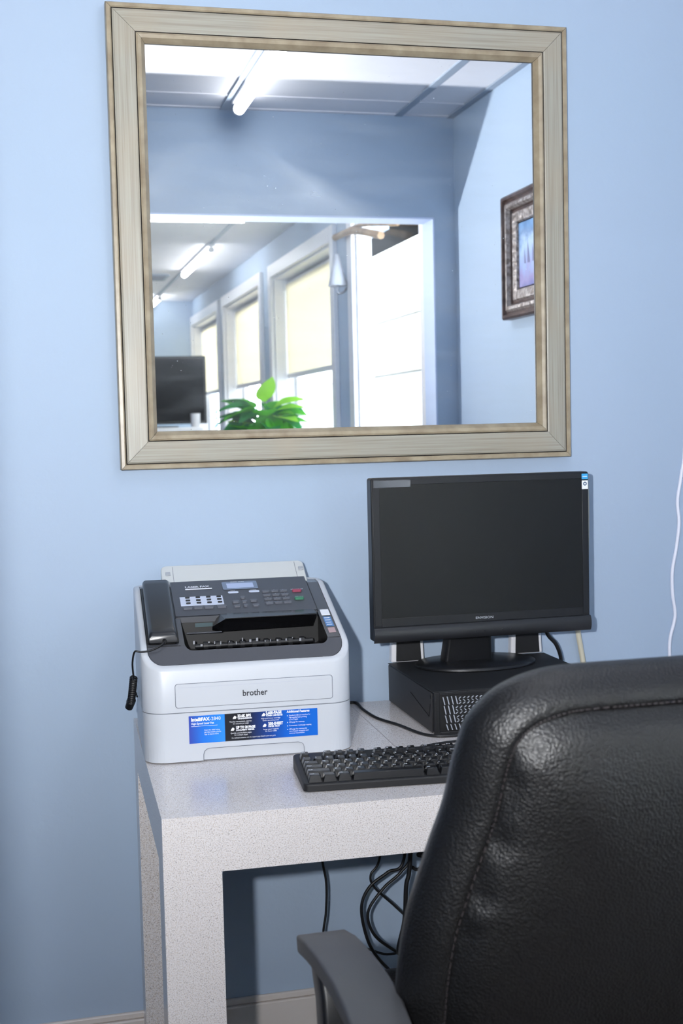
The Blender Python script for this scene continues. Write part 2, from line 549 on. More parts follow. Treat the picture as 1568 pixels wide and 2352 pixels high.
for x in gx[1:-1]: obj('ceiling_bar', bx(x-(.022 if x == .745 else .014), x+(.022 if x == .745 else .014), YB1, 0, ZC-.008, ZC+.004), TBAR, ce, bevel=.001)
for y in gy[1:-1]: obj('ceiling_bar', bx(XL, XR, y-.006, y+.006, ZC-.005, ZC+.004), CEIL, ce)
for x in gxf[1:-1]: obj('ceiling_bar', bx(x-.012, x+.012, YF, YB0, ZC-.008, ZC+.004), TBAR, ce)
obj('wall_angle', bx(XR-.025, XR, YB1, 0, ZC-.008, ZC+.002), TBAR, ce)
obj('wall_angle', bx(XL, XR, YB1, YB1+.02, ZC-.006, ZC+.002), CEIL, ce)

# white lining of the opening
OPEN = mat('opening_paint', rgb(196, 210, 236), 0.5)
struct(obj('trim_1', boxes((JX0, JX1, YB0-.002, YB1+.002, HZ-.004, HZ+.002), (JX1-.003, JX1+.003, YB0-.002, YB1+.002, 0, HZ), (JX0-.003, JX0+.003, YB0-.002, YB1+.002, 0, HZ)), OPEN))

# windows
for i, (a, b) in enumerate(WINS):
    f = struct(obj('window_%d' % (i+1), boxes(
        (XW-.022, XW, a-.075, a, ZS-.06, ZT+.075), (XW-.022, XW, b, b+.075, ZS-.06, ZT+.075),
        (XW-.022, XW, a, b, ZT, ZT+.075), (XW-.05, XW+.02, a-.09, b+.09, ZS-.03, ZS),
        (XW, XW+.158, a-.001, a+.012, ZS, ZT), (XW, XW+.158, b-.012, b+.001, ZS, ZT), (XW, XW+.158, a, b, ZT-.012, ZT), (XW, XW+.158, a, b, ZS, ZS+.012)), TRIMW, bevel=.003))
    s = obj('sash', boxes((XW+.115, XW+.15, a, a+.06, ZS, ZT), (XW+.115, XW+.15, b-.06, b, ZS, ZT), (XW+.115, XW+.15, a, b, ZT-.06, ZT),
                      (XW+.115, XW+.15, a, b, ZS, ZS+.07)), TRIMW, f, bevel=.003)
    obj('pane', bx(XW+.130, XW+.134, a+.05, b-.05, ZS+.05, ZT-.05), GLASS, f)
    bl = thing('roller_blind', ['cream roller blind half lowered in the window nearest the opening, seen in the mirror',
                                'cream roller blind in the middle one of three windows, behind the plant in the mirror',
                                'cream roller blind in the farthest window, beside the black television'][i], 'blind', (XW+.085, (a+b)/2, ZT))
    h = (b-a)/2-.014
    bm = bmesh.new(); cyl(bm, (0.01, -h, -.045), (0.01, h, -.045), .024); obj('roller', bm, TRIMW, bl, smooth=True)
    obj('fabric', bx(-.016, -.0145, -h+.012, h-.012, -.57, -.045), BLIND, bl)
    obj('bottom_bar', bx(-.022, -.008, -h+.012, h-.012, -.60, -.57), TRIMW, bl, bevel=.004)
    for s2 in (-1, 1): obj('bracket', bx(-.03, .03, s2*h-.005, s2*h+.005, -.08, 0), TRIMW, bl, bevel=.002)
a, b = BIG
f = struct(obj('window_4', boxes((XW-.022, XW+.075, a-.08, a+.004, 0, 2.40), (XW-.022, XW, b, b+.06, 0, 2.40)), TRIMW, bevel=.004))
obj('frame', boxes((XW+.0, XW+.05, a, a+.02, 0, 2.4), (XW+.0, XW+.05, b-.03, b, 0, 2.4), (XW+.0, XW+.05, a, b, 2.36, 2.4), (XW+.0, XW+.05, a, b, 0, .3)), TRIMW, f, bevel=.003)
obj('pane', bx(XW+.023, XW+.027, a+.02, b-.02, .28, 2.37), GLASS, f)

# ------------------------------------------------------------ outside
GROUND = mat('concrete', rgb(205, 202, 196), 0.8, var=(3, rgb(180, 176, 170), .4, .6))
struct(obj('ground', bx(1.8, 30, -30, 20, -.15, -.1), GROUND))
SIDE = mat('siding_white', rgb(244, 240, 234), 0.6)
sh = thing('plank_wall', 'white horizontal plank wall outside the large window beside the opening, seen in the mirror', 'wall', (2.6, -6.0, -.1))
z = 0.0
for hgt in (.40, .38, .46, .53, .385, .225, .28):
    bm = bx(0, .05, -5, 4.2, z+.008, z+hgt)
    for v in bm.verts:
        if v.co.z > z+.1: v.co.x += .02
    obj('plank', bm, SIDE, sh, bevel=.004)
    z += hgt
obj('post', bx(.06, .16, -5, 4.2, 0, z), DARKW, sh)
pr = thing('porch_roof', 'dark timber porch roof with tan rafters above the white plank wall', 'roof', (1.9, -6.2, 2.63))
obj('roof_deck', bx(.60, 2.2, -5, 4.4, .9, .95), DARKW, pr)
obj('soffit_shade', bx(.72, .76, -5, 4.4, -.06, .9), mat('soffit_shade_black', rgb(5, 5, 5), .9, spec=.0), pr)  # upright sheet, the shade under the roof put into its black colour
for k, y in enumerate((-4, -3, -2, -1, .1, 1.1, 2.1, 3.2, 4.2)):
    obj('rafter', bx(.66, .72, y-.03, y+.03, .30, .40), TAN, pr, bevel=.003)

# ============================================================ NEAR ROOM LIGHTS AND FAR ROOM THINGS
def tube_light(x, y0, y1, z, label, along='y', r=.019):
    L = abs(y1-y0)
    t = thing('tube_light', label, 'light', (x, y0, z), 0 if along == 'y' else -pi/2)
    bm = bmesh.new(); cyl(bm, (0, .02, -r-.012), (0, L-.02, -r-.012), r, n=16); obj('tube', bm, TUBE, t, smooth=True)
    obj('housing', bx(-.022, .022, 0, L, -.012, 0), TRIMW, t, bevel=.002)
    for q in (0, L-.022):
        bm = bmesh.new(); cyl(bm, (0, q, -r-.012), (0, q+.022, -r-.012), r*.98, n=16)
        obj('end_cap', bm, TRIMW, t, smooth=True)
    return t
tube_light(.765, -1.80, -.58, ZC-.008, 'long white tube light on the ceiling above the desk, at the top of the mirror')
tube_light(1.17, -6.45, -5.16, ZC-.008, 'white tube light slanting across the far ceiling in the middle of the mirror')
tube_light(1.17, -8.6+.03, -8.05+.03, ZC-.008, 'short tube light farthest away, at the left edge of the mirror')
tube_light(-.03, -4.2, -2.98, ZC-.008, 'crosswise tube light just under the top of the opening', along='x').location = (-.03, -4.03, ZC-.008)
tube_light(-.8, -4.6, -3.4, ZC-.008, 'tube light over the camera side of the far room')

vt = thing('ceiling_vent', 'small grey slatted vent on the far ceiling at the mirror\'s left edge', 'vent', (.93, -6.85, ZC-.002))
obj('frame', boxes((-.17, .17, -.17, -.15, -.012, 0), (-.17, .17, .15, .17, -.012, 0), (-.17, -.15, -.15, .15, -.012, 0), (.15, .17, -.15, .15, -.012, 0)), TBAR, vt)
for k in range(6):
    obj('slat', bx(-.15, .15, -.14+k*.05, -.115+k*.05, -.010, -.004), GREYL, vt)

# framed picture on the right wall
pc = thing('framed_picture', 'ornate dark and silver framed blue seascape on the right wall, seen in the mirror', 'picture', (XR-.002, -1.125, 1.838), 0)
PICD = mat('picture_frame_dark', rgb(96, 76, 70), 0.35, metal=.3, var=(30, rgb(60, 44, 42), .35, .65))
PICS = mat('picture_frame_silver', rgb(168, 160, 158), 0.4, metal=.4, bump=(60, .9, 'noise', .006), var=(70, rgb(118, 108, 104), .4, .6))
HW, HH = .262, .195
def prail(prof, m, name, hw, hh):
    # prof: list of (inset, height)
    for side in range(4):
        bm = bmesh.new(); rows = []
        for (u, h) in prof:
            X = -h
            c = [(-hw+u, -hh+u), (hw-u, -hh+u), (hw-u, hh-u), (-hw+u, hh-u)]
            p, q = c[side], c[(side+1) % 4]
            rows.append((bm.verts.new((X, p[0], p[1])), bm.verts.new((X, q[0], q[1]))))
        for r1, r2 in zip(rows, rows[1:]): bm.faces.new((r1[0], r1[1], r2[1], r2[0]))
        obj(name, bm, m, pc)
prail([(0, 0), (0, .03), (.006, .036), (.014, .036), (.018, .026), (.024, .026)], PICD, 'frame_rail', HW, HH)
prail([(.024, .026), (.03, .032), (.04, .032), (.046, .02)], PICS, 'silver_moulding', HW, HH)
prail([(.046, .02), (.05, .014), (.056, .014)], PICD, 'dark_step', HW, HH)
prail([(.056, .014), (.060, .019), (.088, .017), (.092, .010), (.095, .010)], PICS, 'ornate_liner', HW, HH)
def art_mat():
    m = bpy.data.materials.new('seascape_paint'); m.use_nodes = True
    nt = m.node_tree; b = nt.nodes['Principled BSDF']
    tc = nt.nodes.new('ShaderNodeTexCoord'); sp = nt.nodes.new('ShaderNodeSeparateXYZ')
    nt.links.new(tc.outputs['Object'], sp.inputs[0])
    n = nt.nodes.new('ShaderNodeTexNoise'); n.inputs['Scale'].default_value = 22; n.inputs['Detail'].default_value = 5
    nt.links.new(tc.outputs['Object'], n.inputs['Vector'])
    ad = nt.nodes.new('ShaderNodeMath'); ad.operation = 'MULTIPLY_ADD'; ad.inputs[1].default_value = .16
    nt.links.new(n.outputs['Fac'], ad.inputs[0]); nt.links.new(sp.outputs['Z'], ad.inputs[2])
    r = nt.nodes.new('ShaderNodeMapRange'); r.inputs['From Min'].default_value = -.03; r.inputs['From Max'].default_value = .19
    nt.links.new(ad.outputs[0], r.inputs['Value'])
    cr = nt.nodes.new('ShaderNodeValToRGB'); e = cr.color_ramp.elements
    e[0].position = 0; e[0].color = rgb(118, 122, 178)
    e[1].position = 1; e[1].color = rgb(120, 160, 205)
    for p, c in ((.18, rgb(150, 142, 190)), (.36, rgb(150, 168, 214)), (.62, rgb(164, 190, 226)), (.8, rgb(96, 132, 178))):
        q = e.new(p); q.color = c
    nt.links.new(r.outputs['Result'], cr.inputs['Fac']); nt.links.new(cr.outputs['Color'], b.inputs['Base Color'])
    b.inputs['Roughness'].default_value = .35
    return m
obj('painting', bx(-.010, -.006, -HW+.09, HW-.09, -HH+.09, HH-.09), art_mat(), pc)
bm = bmesh.new()
for (y, h, w_) in ((-.10, .07, .02), (-.06, .055, .017), (-.125, .045, .013)):
    vs = [bm.verts.new(p) for p in ((-.0105, y, -.03), (-.0105, y+w_, -.03), (-.0105, y+.002, -.03+h))]; bm.faces.new(vs)
obj('painted_sails', bm, mat('sail_paint', rgb(100, 104, 148), .5), pc)
obj('backing', bx(-.006, 0, -HW+.01, HW-.01, -HH+.01, HH-.01), DARKW, pc)

# wall sconce between windows
sc = thing('wall_sconce', 'small white cone wall lamp on a metal bracket between the windows', 'lamp', (XW, -3.245, 2.03))
bm = bmesh.new(); cyl(bm, (-.06, .02, .07), (-.06, .02, -.075), .008, .045, n=20, cap=False); s_ = obj('shade', bm, translucent_mat('shade_white', rgb(240, 242, 250), .3), sc, smooth=True)
md = s_.modifiers.new('solid', 'SOLIDIFY'); md.thickness = .003
tubeobj('bracket', [(-.004, .02, -.06), (-.03, .02, -.10), (-.06, .02, -.105), (-.06, .02, -.06), (-.06, .02, .065)], .005, SCREW, sc)
bm = bmesh.new(); cyl(bm, (0, .02, -.06), (-.01, .02, -.06), .03); obj('wall_plate', bm, SCREW, sc, smooth=True)

# tan wooden pole braced across the corner
wp = thing('wooden_pole', 'pale tan wooden pole poking across the top of the large window in the mirror', 'pole', (0, 0, 0))
tubeobj('pole', [(1.475, -3.33, 2.19), (1.475, -3.0, 2.172), (1.48, -2.58, 2.09)], .016, TAN, wp)
tubeobj('branch', [(1.475, -3.3, 2.19), (1.478, -2.9, 2.18), (1.48, -2.34, 2.10)], .009, TAN, wp)
wp.location = (0, 0, 0)

# television on a tall white cabinet
cb = thing('white_cabinet', 'tall white cabinet under the black television at the mirror\'s lower left', 'cabinet', (.9, -7.15, 0))
obj('body', bx(-.55, .42, -.25, .22, .06, 1.30), TRIMW, cb, bevel=.004)
obj('top', bx(-.57, .44, -.27, .24, 1.30, 1.33), TRIMW, cb, bevel=.004)
obj('plinth', bx(-.53, .40, -.23, .20, 0, .06), BLACKM, cb)
for k in (0, 1):
    d = obj('door', bx(-.54+k*.48, -.08+k*.48, .22, .24, .08, 1.27), TRIMW, cb, bevel=.003)
    bm = bmesh.new(); cyl(bm, (-.12+k*.12, .255, .7), (-.12+k*.12, .255, .85), .006); obj('handle', bm, SCREW, d, smooth=True)
tv = thing('television', 'black flat television standing on the white cabinet, dark screen facing the room', 'television', (.95, -7.10, 1.33))
obj('bezel', bx(-.47, .445, -.03, .02, .025, .53), BLACKP, tv, bevel=.006)
obj('screen', bx(-.45, .425, .02, .024, .045, .51), mat('tv_screen', rgb(5, 5, 6), .6, spec=.02), tv)
obj('stand', boxes((-.06, .06, -.02, .0, .008, .06), (-.22, .22, -.10, .09, 0, .010)), BLACKP, tv, bevel=.003)
def white_cup(x, y, z, lab, r=.036, h=.1):
    bm = bmesh.new(); prof = [(r*.85, 0), (r*.92, .004), (r, h), (r*.93, h), (r*.86, .008)]
    n = 20; rows = [[bm.verts.new((q*cos(2*pi*i/n), q*sin(2*pi*i/n), zz)) for i in range(n)] for q, zz in prof]
    for A, B in zip(rows, rows[1:]):
        for i in range(n): bm.faces.new([A[i], A[(i+1) % n], B[(i+1) % n], B[i]])
    bm.faces.new(rows[0][::-1]); bm.faces.new(rows[-1])
    return tag(obj('cup', bm, TRIMW, smooth=True, loc=(x, y, z)), lab, 'cup')
white_cup(1.29, -6.97, 1.33, 'white cup on the cabinet at the lower right corner of the television')

# potted plant on a stand
st = thing('plant_stand', 'white square plant stand hidden below the mirror view, under the leafy plant', 'stand', (1.27, -4.28, 0))
obj('top', bx(-.16, .16, -.16, .16, .92, .95), TRIMW, st, bevel=.003)
for sx_ in (-1, 1):
    for sy_ in (-1, 1): obj('leg', bx(sx_*.14-.015, sx_*.14+.015, sy_*.14-.015, sy_*.14+.015, 0, .92), TRIMW, st, bevel=.002)
obj('lower_shelf', bx(-.14, .14, -.14, .14, .3, .32), TRIMW, st)
pt = thing('potted_plant', 'bright green broad-leaved pot plant in front of the windows, seen in the mirror', 'plant', (1.30, -4.28, .95))
bm = bmesh.new(); cyl(bm, (0, 0, 0), (0, 0, .15), .075, .10, n=24); obj('pot', bm, mat('pot_ceramic', rgb(210, 205, 200), .3), pt, smooth=True)
bm = bmesh.new(); cyl(bm, (0, 0, .148), (0, 0, .153), .09, n=20); obj('soil', bm, DARKW, pt)
def leaf_bm(L, W, fold=.25, droop=.35):
    bm = bmesh.new(); N = 8; rows = []
    for i in range(N+1):
        t = i/N
        wd = W*.5*(sin(pi*min(1, t**.75)))**.8*(1-.25*t) if 0 < t < 1 else .0006
        x = L*t; z = -droop*L*t*t
        rows.append([bm.verts.new((x, -wd, z+fold*wd)), bm.verts.new((x, 0, z)), bm.verts.new((x, wd, z+fold*wd))])
    for A, B in zip(rows, rows[1:]):
        for j in (0, 1): bm.faces.new((A[j], B[j], B[j+1], A[j+1]))
    return bm
rl = random.Random(3)
leaf_meshes = []
for k in range(4):
    o = obj('leaf', leaf_bm(.165+.015*k, .135+.012*k, .2+.05*k, .25+.12*k), LEAF[min(k, 2)], pt, smooth=True)
    leaf_meshes.append(o)
specs = []
for k in range(60):
    az = rl.uniform(0, 2*pi); el = rl.uniform(-.35, .8); rr = rl.uniform(.02, .09); hz = rl.uniform(.22, .46)
    specs.append((az, el, rr, hz, rl.choice((0, 1, 1, 2, 3)), rl.uniform(.75, 1.1)))
specs += [(radians(-62), 1.15, .01, .50, 0, 1.05), (radians(-5), .45, .05, .47, 0, 1.1), (radians(25), .3, .05, .45, 0, 1.1), (radians(200), .5, .04, .47, 1, .7),
          (radians(90), -.9, .06, .44, 1, 1.1), (radians(70), -.7, .07, .42, 1, 1.0), (radians(110), -.5, .08, .38, 1, 1.1), (radians(175), .1, .12, .42, 2, .9)]
stem_bm = bmesh.new()
for k, (az, el, rr, hz, mi, scl) in enumerate(specs):
    src = leaf_meshes[mi]
    o = src if k < 4 and src.location.length == 0 and mi == k else src.copy()
    if o is not src: COL.objects.link(o)
    o.parent = pt
    p = Vector((rr*cos(az), rr*sin(az), hz))
    o.location = p; o.rotation_euler = (rl.uniform(-.4, .4), -el, az); o.scale = (scl,)*3
    tube(stem_bm, [(rr*.3*cos(az), rr*.3*sin(az), .15), tuple(p*.6+Vector((0, 0, .09))), tuple(p)], .0035, n=5, k=3)
for src in leaf_meshes:
    if src.location.length == 0: src.location = (.02, 0, .3); src.rotation_euler = (0, -.3, rl.uniform(0, 6))
obj('stems', stem_bm, LEAF[1], pt, smooth=True)

# ============================================================ MIRROR
mi = thing('wall_mirror', 'large square wall mirror in a wide weathered grey-brown wood frame', 'mirror', (.672, -.004, 1.688), 0)
MW, MH = .476, .449
prof = [(0, 0), (0, .020), (.002, .024), (.008, .0245), (.0105, .022), (.0115, .018), (.0125, .0225), (.016, .0245), (.052, .0265), (.0545, .0255), (.0555, .0205), (.0565, .0255), (.060, .0275), (.066, .0255), (.071, .0185), (.074, .0135), (.0745, .006)]
mats_idx = [0, 3, 3, 3, 2, 2, 0, 0, 0, 2, 2, 1, 1, 1, 1, 2]
for side, nm in ((0, 'frame_rail'), (1, 'frame_rail'), (2, 'frame_rail'), (3, 'frame_rail')):
    bm = bmesh.new(); rows = []
    for (u, h) in prof:
        g = .0004
        c = [(-MW+u, -MH+u), (MW-u, -MH+u), (MW-u, MH-u), (-MW+u, MH-u)]
        p, q = list(c[side]), list(c[(side+1) % 4])
        if side % 2 == 0:
            s = 1 if q[0] > p[0] else -1; p[0] += g*s; q[0] -= g*s
        else:
            s = 1 if q[1] > p[1] else -1; p[1] += g*s; q[1] -= g*s
        rows.append((bm.verts.new((p[0], -h, p[1])), bm.verts.new((q[0], -h, q[1]))))
    for i, (r1, r2) in enumerate(zip(rows, rows[1:])):
        fc = bm.faces.new((r1[0], r1[1], r2[1], r2[0])); fc.material_index = mats_idx[i]
    # mitre end caps
    for e_ in (0, 1):
        base = [bm.verts.new((rows[0][e_].co.x, 0, rows[0][e_].co.z)), bm.verts.new((rows[-1][e_].co.x, 0, rows[-1][e_].co.z))]
        bm.faces.new([base[0]] + [r[e_] for r in rows] + [base[1]])
    WM = FR_H if side % 2 == 0 else FR_V
    obj(nm, bm, [WM, FRLIP, FRDARK, FRLIP], mi)
obj('mirror_glass', bx(-MW+.066, MW-.066, -.010, -.006, -MH+.066, MH-.066), MIRROR, mi)
obj('backing', bx(-MW+.01, MW-.01, -.005, .002, -MH+.01, MH-.01), DARKW, mi)

# ============================================================ DESK
DZ = .7414
DR = radians(-1.6)
dk = thing('desk', 'speckled off-white laminate desk with thick square legs against the blue wall', 'desk', (.186, -.693, 0), DR)
DL, DD, DT = 1.20, .69, .087
LW_ = .0875
obj('tabletop', bx(0, DL, 0, DD, DZ-DT, DZ), DESKM, dk)
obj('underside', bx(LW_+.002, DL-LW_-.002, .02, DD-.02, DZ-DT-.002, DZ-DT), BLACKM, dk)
LW = .0875
for lx in (0, DL-LW):
    for ly in (0, DD-LW):
        obj('leg', bx(lx, lx+LW, ly, ly+LW, 0, DZ-DT), DESKM, dk)
EDGE = mat('laminate_joint', rgb(150, 142, 142), .5)
bm = bmesh.new()
box(bm, .44, .4413, .20, DD-.002, DZ, DZ+.0002)
obj('top_joint', bm, EDGE, dk)

# ============================================================ FAX MACHINE
FR = radians(-2.9)
fx = thing('fax_machine', 'white and charcoal laser fax machine with a handset on the left of the desk', 'fax machine', (.192, -.381, DZ), FR)
W, D = .368, .335
def zt(y):
    if y < .0125: return .164 + .56*max(0, y)
    if y < .045: return .171 + (y-.0125)*.8262
    if y < .27: return .183 + .33*y
    return .2721 + min(1, (y-.27)/.03)*.001
def out_at(ins, z=None, n=10, r=.040, rb=.030):
    return rrect(ins, W-ins, ins, D-ins, (max(.004, r-ins), max(.004, r-ins), max(.004, rb-ins), max(.004, rb-ins)), n)
# subdivide outline for a well draped rim
def densify(pts, step=.012):
    out = []
    for i, p in enumerate(pts):
        q = pts[(i+1) % len(pts)]; d = sqrt((q[0]-p[0])**2+(q[1]-p[1])**2); n = max(1, int(d/step))
        for k in range(n): out.append((p[0]+(q[0]-p[0])*k/n, p[1]+(q[1]-p[1])*k/n))
    return out
base = densify(rrect(0, W, 0, D, (.040, .040, .03, .03), 10))
cx0, cy0 = W/2, D/2
def inset(pts, d):
    n = len(pts); out = []
    for i, p in enumerate(pts):
        a, b = pts[i-1], pts[(i+1) % n]
        tx, ty = b[0]-a[0], b[1]-a[1]; l = sqrt(tx*tx+ty*ty) or 1
        out.append((p[0]-ty/l*d, p[1]+tx/l*d))
    return out
SEAM = .088
def ring(d, zf): return [(x, y, zf(x, y)) for x, y in inset(base, d)]
bm = bmesh.new()      # upper housing
rimz = lambda x, y: zt(y)
loops(bm, [ring(.0, lambda x, y: SEAM+.0008), ring(0, lambda x, y: zt(y)-.004), ring(.0012, lambda x, y: zt(y)-.0012), ring(.004, lambda x, y: zt(y)),
           ring(.0095, lambda x, y: zt(y)+.0005), ring(.0115, lambda x, y: zt(y)-.0008), ring(.0122, lambda x, y: zt(y)-.006)], close_first=True)
up = obj('upper_housing', bm, WHITEP, fx, smooth=True)
bm = bmesh.new()
loops(bm, [ring(.0022, lambda x, y: SEAM-.0012), ring(.0022, lambda x, y: SEAM+.0012)], True, True)
obj('seam', bm, GREYL, fx)
# lower housing with the hand notch in the front
bm = bmesh.new()
loops(bm, [ring(.0, lambda x, y: .0235), ring(0, lambda x, y: SEAM-.0008)], True, True)
obj('lower_housing', bm, WHITEP, fx, smooth=True)
nb = [p for p in rrect(0, W, 0, D, (.040, .040, .03, .03), 10)]
i_front = 10  # end of bottom-left arc
notch = nb[:11] + [(.100, 0), (.1005, .006), (.277, .006), (.2775, 0)] + nb[11:]
notch = densify(notch, .03)
bm = bmesh.new()
loops(bm, [[(x, y, .0025) for x, y in notch], [(x, y, .0235) for x, y in notch]], True, True)
obj('base_tray', bm, WHITEP, fx)
bm = bmesh.new()
loops(bm, [[(x, y, 0) for x, y in inset(base, .012)], [(x, y, .0025) for x, y in inset(base, .012)]], True, True)
obj('foot_plate', bm, GREYL, fx)
# rounded upper corners of the notch and its shadow line
bm = bmesh.new()
for (xa, s) in ((.100, 1), (.2775, -1)):
    r = .012
    pts = [(xa, -.0004, .0235)] + [(xa+s*(r-r*cos(a)), -.0004, .0235-r+r*sin(a)) for a in [radians(q) for q in range(0, 91, 15)]]
    f = bm.faces.new([bm.verts.new(p) for p in (pts if s < 0 else pts[::-1])])
obj('notch_corner', bm, WHITEP, fx)
bm = bmesh.new()
P = [(.1005, -.0006, .003), (.1005, -.0006, .013), (.1025, -.0006, .0195), (.1065, -.0006, .0225), (.112, -.0006, .0236), (.19, -.0006, .0240), (.266, -.0006, .0236), (.2715, -.0006, .0225), (.2755, -.0006, .0195), (.2775, -.0006, .013), (.2775, -.0006, .003)]
tube(bm, P, .00045, n=4, smoothp=False)
obj('notch_outline', bm, GREYL, fx)
# front flap
def vplate(x0, x1, z0, z1, r, y0, y1, n=6):
    p = rrect(x0, x1, z0, z1, r, n); bm = bmesh.new()
    loops(bm, [[(x, y0, z) for x, z in p], [(x, y1, z) for x, z in p]], True, True)
    return bm
obj('flap_gap', vplate(.0545, .3305, .0965, .1390, .005, -.0003, .002), GREYL, fx)
fp = obj('front_flap', vplate(.0555, .3295, .0974, .1380, .0045, -.0014, .002), WHITEP, fx, bevel=.0006)
obj('flap_ridge', bx(.060, .325, -.0018, -.0013, .1318, .1323), mat('flap_line', rgb(186, 190, 202), .5), fx)
text_obj('brand_lettering', 'brother', .0150, INKD, fx, (.1925, -.0020, .1115), (pi/2, 0, 0), sx=.92, align='CENTER', bold=.0003)

# black top deck
def rin(d): return inset(base, d)
cav = rrect(.0775, .3325, .036, .152, (.014, .014, .001, .001), 6)
deck = obj('top_deck', plate(rin(.0125), [cav], lambda x, y: zt(y)-.0012, cuts=(.0125, .045, .27)), FRAMEG, fx)
bm = bmesh.new()
loops(bm, [[(x, y, zt(y)-.0014) for x, y in rin(.0120)], [(x, y, zt(y)-.0030) for x, y in rin(.0120)]])
obj('deck_gap', bm, DARKIN, fx)
# paper exit cavity
bm = bmesh.new()
cz = lambda x, y: zt(y)-.0012
L0 = [(x, y, cz(x, y)) for x, y in cav]
L1 = [(x, y + (.012 if y < .09 else .05), max(.125, cz(x, y)-.018 - (.04 if y > .09 else 0))) for x, y in cav]
V = loops(bm, [L0, L1], close_last=True)
obj('paper_exit', bm, mat('exit_black', rgb(7, 7, 9), .35, spec=.2), fx, smooth=True)
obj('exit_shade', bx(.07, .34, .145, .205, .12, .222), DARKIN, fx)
rg = random.Random(5)
bm = bmesh.new()
cyl(bm, (.10, .106, .184), (.315, .106, .184), .0045)
for k in range(9): cyl(bm, (.115+k*.022, .106, .184), (.123+k*.022, .106, .184), .008)
obj('rollers', bm, BLACKP, fx, smooth=True)
bm = bmesh.new()
for k in range(16):
    x = .095 + k*.0128 + rg.uniform(-.002, .002); w_ = rg.uniform(.001, .004); zz = rg.uniform(.186, .192)
    box(bm, x, x+w_, .092, .094, zz, zz+rg.uniform(.002, .006))
obj('roller_glints', bm, mat('glint_grey', rgb(150, 152, 158), .3), fx)['kind'] = 'stuff'  # glints on the rollers, put in as small pale blocks
obj('exit_bar', bx(.085, .150, .112, .118, .206, .2085), PANELG, fx, bevel=.001)
bm = bmesh.new()
for (x0, x1) in ((.152, .262),):
    box(bm, x0, x1, .052, .088, .176, .1775)
obj('exit_support', bm, BLACKG, fx, bevel=.0006)
# document tray flap hanging below the panel
bm = bmesh.new()
vs = [(.150, .158, .235), (.326, .158, .235), (.326, .118, .232), (.156, .112, .230), (.134, .128, .215), (.318, .122, .208), (.150, .118, .207), (.134, .130, .208)]
V = [bm.verts.new(v) for v in vs]
for f in ((0, 3, 2, 1), (0, 4, 3), (3, 6, 5, 2), (4, 7, 6, 3), (1, 2, 5), (0, 7, 4)): bm.faces.new([V[i] for i in f])
obj('document_flap', bm, BLACKG, fx)
obj('flap_edge', bx(.156, .326, .109, .113, .2305, .2320), BLACKP, fx, bevel=.0008)
obj('exit_label', bx(.104, .136, .1395, .1405, .214, .221), mat('teal_label', rgb(52, 74, 80), .4), fx)

# control panel on the slope
def PZ(y, h=0): return .183 + .33*y + h
SL = math.atan(.33)
pan = obj('control_panel', plate(rrect(.0700, .3325, .150, .294, .002, 2), [], lambda x, y: min(PZ(y), .2790)+.0012, cuts=()), PANELG, fx)
obj('panel_front_edge', bx(.0700, .3325, .147, .1515, .218, .2325), PANELG, fx, bevel=.001)
for nm_, q in (('panel_gap', (.0682, .0698, .148, .27, 0, .0016)), ('panel_gap', (.3327, .3343, .148, .27, 0, .0016)), ('deck_joint', (.012, .070, .0455, .0465, 0, .0004)), ('deck_joint', (.333, .356, .0465, .0475, 0, .0004))):
    bm = bx(*q)
    for v in bm.verts: v.co.z += PZ(v.co.y, -.0010)
    obj(nm_, bm, DARKIN, fx)
def slab(name, x0, x1, y0, y1, h0, h1, m, parent=fx, bevel=.0006, r=None):
    if r:
        p = rrect(x0, x1, y0, y1, r, 5); bm = bmesh.new()
        loops(bm, [[(x, y, PZ(y, h0)) for x, y in p], [(x, y, PZ(y, h1)) for x, y in p]], True, True)
    else:
        bm = bx(x0, x1, y0, y1, 0, 1)
        for v in bm.verts: v.co.z = PZ(v.co.y, h0 if v.co.z < .5 else h1)
    return obj(name, bm, m, parent, bevel=bevel)
LCDF = mat('lcd_window', rgb(120, 134, 156), .25)
LCDS = mat('lcd_glass', rgb(176, 190, 222), .2)
ld = slab('display_window', .168, .236, .249, .281, .001, .0020, LCDF, r=.003)
slab('display_screen', .1765, .2280, .2535, .2725, .0020, .0024, LCDS, ld, bevel=0)
def ptext(s, x, y, size, m=INKW, h=.0019, sx=1.0, bold=0, parent=fx, name='panel_lettering', align='LEFT'):
    return text_obj(name, s, size, m, parent, (x, y, PZ(y, h)), (SL, 0, 0), sx=sx, bold=bold, align=align)
ptext('QUICK  SCAN', .185, .2765, .0042, sx=1.0, h=.0024)
ptext('LASER FAX', .0965, .2625, .0100, sx=.95, bold=.0003)
slab('underline', .0965, .1475, .2555, .2595, .0012, .0016, INKW, bevel=0)
ONE = mat('touch_key_label', rgb(206, 214, 232), .4)
tl = slab('one_touch_label', .083, .1635, .1895, .2255, .0012, .0017, ONE, bevel=0)
KEYG = mat('button_grey', rgb(92, 95, 103), .3)
for i in range(4):
    for j in range(3):
        x = .093+i*.0197; y = .1955+j*.0113
        slab('button', x, x+.0085, y, y+.0040, .0012, .0035, BLACKP, r=.0018, bevel=0)
for i, x in enumerate((.0855, .1055, .1255, .1490)):
    slab('button', x, x+.0175, .1755, .1825, .0010, .0040, KEYG, r=.002, bevel=0)
slab('mode_badge', .176, .196, .2325, .2400, .0012, .0017, ONE, r=.003, bevel=0)
slab('mode_badge', .216, .236, .2325, .2400, .0012, .0017, ONE, r=.003, bevel=0)
ptext('FAX', .1815, .2405, .0045); ptext('COPY', .2195, .2405, .0045)
